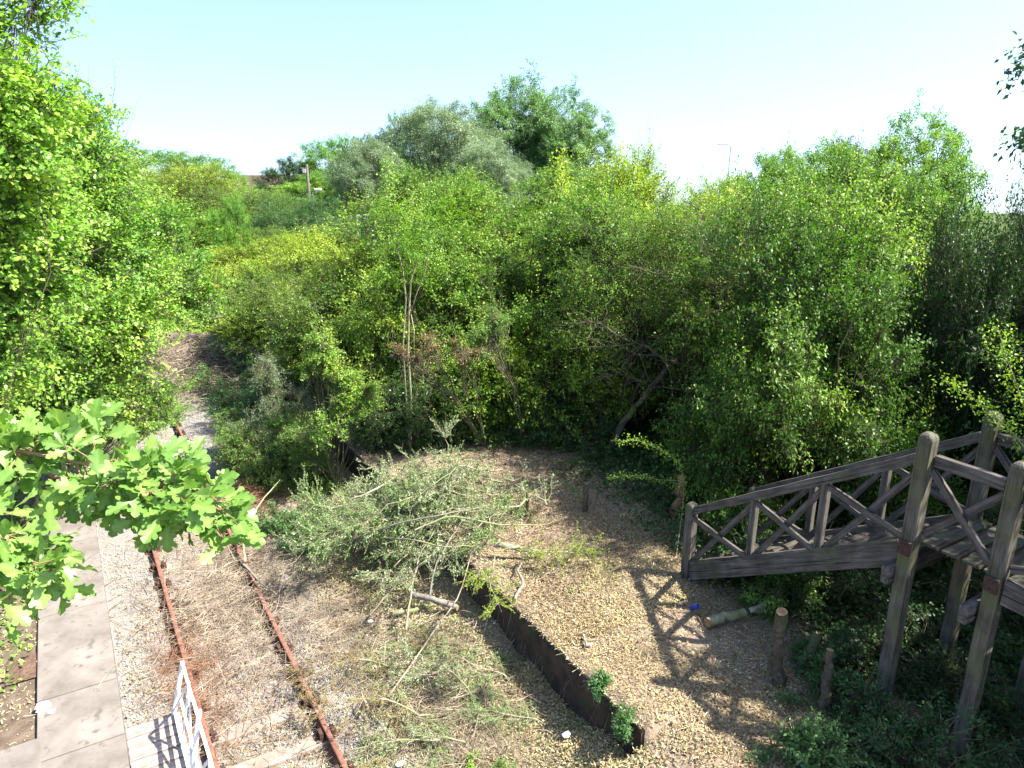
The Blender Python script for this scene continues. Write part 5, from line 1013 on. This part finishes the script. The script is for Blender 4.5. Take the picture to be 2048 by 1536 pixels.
tag(link('overhead_wire', mesh_np('overhead_wire', V, F), WIRE), 'dark overhead wire sagging left from the telegraph pole', 'wire')
f0, f1 = W(560, 440, 57), W(760, 438, 63); e = empty('railing_fence', (f0.x, f0.y, 0.4), label='grey metal railing fence behind the thicket below the small lamp', cat='fence')
Lf = (f1 - f0); Lf.z = 0; ln = Lf.length; dx = Lf.normalized(); az = math.atan2(dx.y, dx.x); zt_ = f0.z - .4
for z in (zt_ - .05, zt_ - 1.2): box_obj('rail', (ln, .05, .06), tuple(dx * ln / 2 + Vector((0, 0, z))), GALV, e, .0, rot=(0, 0, az))
for k in range(5): box_obj('post', (.14, .12, zt_), tuple(dx * ln * k / 4 + Vector((0, 0, zt_ / 2))), GALV, e, .01, rot=(0, 0, az))
g = Geo(); nb = int(ln / .16); PP = np.array([[[*(dx * ln * (k + .5) / nb)[:2], .0], [*(dx * ln * (k + .5) / nb)[:2], zt_ - .08]] for k in range(nb)]); g.add(*tube_batch(PP, np.full((nb, 2), .016), 4)); link('bars', g.mesh('bars'), GALV, e)
# brown roofed building
p = W(505, 375, 92); e = empty('brown_roofed_building', (p.x, p.y, 0), -YAW, label='low building with brown tiled roof at the left end of the dark trees', cat='building')
zr = W(505, 352, 92).z; box_obj('wall', (9, 6, zr - 1.2), (1.5, 3, (zr - 1.2) / 2), WALLM, e, .02)
bm = bmesh.new(); vv = [bm.verts.new(c) for c in ((-3.3, -.4, zr - 1.25), (6.3, -.4, zr - 1.25), (6.3, 6.4, zr - 1.25), (-3.3, 6.4, zr - 1.25), (-2.6, 3, zr), (5.6, 3, zr))]
for f in ((0, 1, 5, 4), (2, 3, 4, 5), (1, 2, 5), (3, 0, 4), (3, 2, 1, 0)): bm.faces.new([vv[q] for q in f])
me = bpy.data.meshes.new('roof'); bm.to_mesh(me); bm.free(); link('roof', me, ROOF, e)
for k in range(4): box_obj('window', (.9, .06, 1.0), (-1.8 + 2.1 * k, -.02, zr - 2.2), GLASS, e, .01)
box_obj('chimney', (.5, .5, 1.0), (3.5, 3, zr + .2), ROOF, e, .02)

# ------------------------------------------------------------------ leaves close to the camera
HALF = [(0, 0), (.14, .03), (.34, .13), (.42, .24), (.50, .27), (.56, .17), (.62, .18), (.70, .30), (.80, .31), (.85, .26), (.82, .13), (.91, .17), (.98, .12), (1.03, .03), (1.04, 0)]
def lobed_leaves(P, D, N_, L, val, rg):
    me = bpy.data.meshes.new('leaves'); V, F, vv = [], [], []
    for p, d, n, l, v in zip(P, D, N_, L, val):
        d = d / np.linalg.norm(d); s = np.cross(n, d); s /= np.linalg.norm(s); u = np.cross(d, s); cv = rg.uniform(-.35, .1); fd = rg.uniform(.05, .5); wd = rg.uniform(.85, 1.15); st = l * .22
        b = len(V)
        V.append(p - 0 * d); vv.append(v)
        o = p + d * st
        mid = [(x, 0) for x, y in HALF if y > 0 or x in (0, 1.02)]
        def pt(x, y): return o + d * x * l + s * y * l * wd + u * l * (abs(y) * fd + cv * x * x + .03 * math.sin(9 * x + 5 * y))
        for sg in (1, -1):
            i0 = len(V); pts = HALF
            for x, y in pts: V.append(pt(x, y * sg)); vv.append(v + (.06 if y > .2 else 0))
            j0 = len(V)
            for x in (.8, .55, .3): V.append(pt(x, 0)); vv.append(v + .22)
            n_ = len(pts); A = lambda k: i0 + k
            # strips from the midrib to the margin
            faces = [[A(0), A(1), A(2), j0 + 2], [A(2), A(3), A(4), A(5), j0 + 2], [j0 + 2, A(5), A(6), j0 + 1], [A(6), A(7), A(8), A(9), A(10), j0 + 1], [j0 + 1, A(10), A(11), j0], [A(11), A(12), A(13), A(14), j0]]
            for f in faces: F.append(f if sg > 0 else f[::-1])
        # stalk
        w_ = s * l * .012; k = len(V); V += [p - w_, p + w_, o + w_, o - w_]; vv += [.8] * 4; F.append([k, k + 1, k + 2, k + 3])
    me.from_pydata([tuple(q) for q in V], [], F); a = me.attributes.new('v', 'FLOAT', 'POINT'); a.data.foreach_set('value', np.clip(np.array(vv, np.float32), 0, 1))
    me.polygons.foreach_set('use_smooth', np.ones(len(me.polygons), bool)); me.update(); return me
def near_branch(label, pts, n, seed, leaf=.041, spread=.03):
    Wp = [W(a, b_, d) for a, b_, d in pts]; b0 = Wp[0]; rg = np.random.default_rng(seed); e = empty('hawthorn_branch', b0, label=label, cat='branch', group='leafy hawthorn branches close to the viewer')
    P = np.array([[*(p - b0)] for p in Wp]); t = np.linspace(0, 1, len(P)); tt = np.linspace(0, 1, 20); Q = np.stack([np.interp(tt, t, P[:, i]) for i in range(3)], 1)
    for _ in range(2): Q[1:-1] = (Q[:-2] + 2 * Q[1:-1] + Q[2:]) / 4
    g = Geo(); g.add(*tube_batch(Q[None], np.linspace(.003, .0014, 20)[None], 8)); Pl, Dl, Nl, Ll, vl = [], [], [], [], []
    axis = nrm(Q[-1] - Q[0]); nn = max(3, n // 5)
    for k in range(nn):
        s = (k + rg.uniform(.2, .8)) / nn; i = min(18, int(s * 19)); base = Q[i] + (Q[i + 1] - Q[i]) * (s * 19 - i); off = nrm(rg.normal(0, 1, 3) + axis * .6) * rg.uniform(.3, 1) * spread
        tip = base + off; g.add(*tube_batch(np.array([[base, (base + tip) / 2 + rg.normal(0, .002, 3), tip]]), np.array([[.0014, .0012, .001]]), 5))
        for j in range(5 if k < nn - 1 else 7):
            d = nrm(nrm(off) * .5 + axis * .35 + rg.normal(0, .75, 3) + np.array([0, 0, .1])); Pl.append(tip + rg.normal(0, .003, 3)); Dl.append(d); Nl.append(nrm(np.array([.15, -.45, .85]) + rg.normal(0, .38, 3))); Ll.append(leaf * rg.uniform(.6, 1.2)); vl.append(np.clip(rg.normal(.55, .15), 0, 1))
    link('twig', g.mesh('twig', True), TWIGRED, e); link('leaves', lobed_leaves(Pl, Dl, Nl, Ll, vl, rg), LM['near'], e)
near_branch('long leafy hawthorn branch reaching in from the left edge close to the viewer', [(-80, 880, 1.15), (60, 905, 1.12), (180, 930, 1.1), (280, 955, 1.08), (370, 985, 1.05), (440, 1020, 1.04)], 380, 1, spread=.058)
near_branch('second spray beneath the long near branch', [(100, 950, 1.2), (200, 985, 1.15), (280, 1000, 1.1), (350, 1030, 1.08)], 170, 2, spread=.05)
near_branch('small near spray of leaves rising above the long branch at the left edge', [(-60, 900, 1.1), (0, 885, 1.15), (50, 875, 1.15), (90, 880, 1.15)], 70, 3, spread=.045)
near_branch('near spray of leaves hanging down at the lower left edge', [(-60, 1010, 1.0), (0, 1060, 1.0), (50, 1110, .98), (90, 1160, .98)], 130, 4, spread=.045)
near_branch('near leaves peeking in at the left edge below the hanging spray', [(-90, 1100, .95), (-40, 1150, .95), (0, 1180, .95), (20, 1200, .95)], 40, 5, spread=.045)
near_branch('near spray standing up behind the long branch with red stalks', [(220, 950, 1.25), (180, 910, 1.25), (160, 880, 1.25), (175, 850, 1.25)], 40, 6, spread=.04)
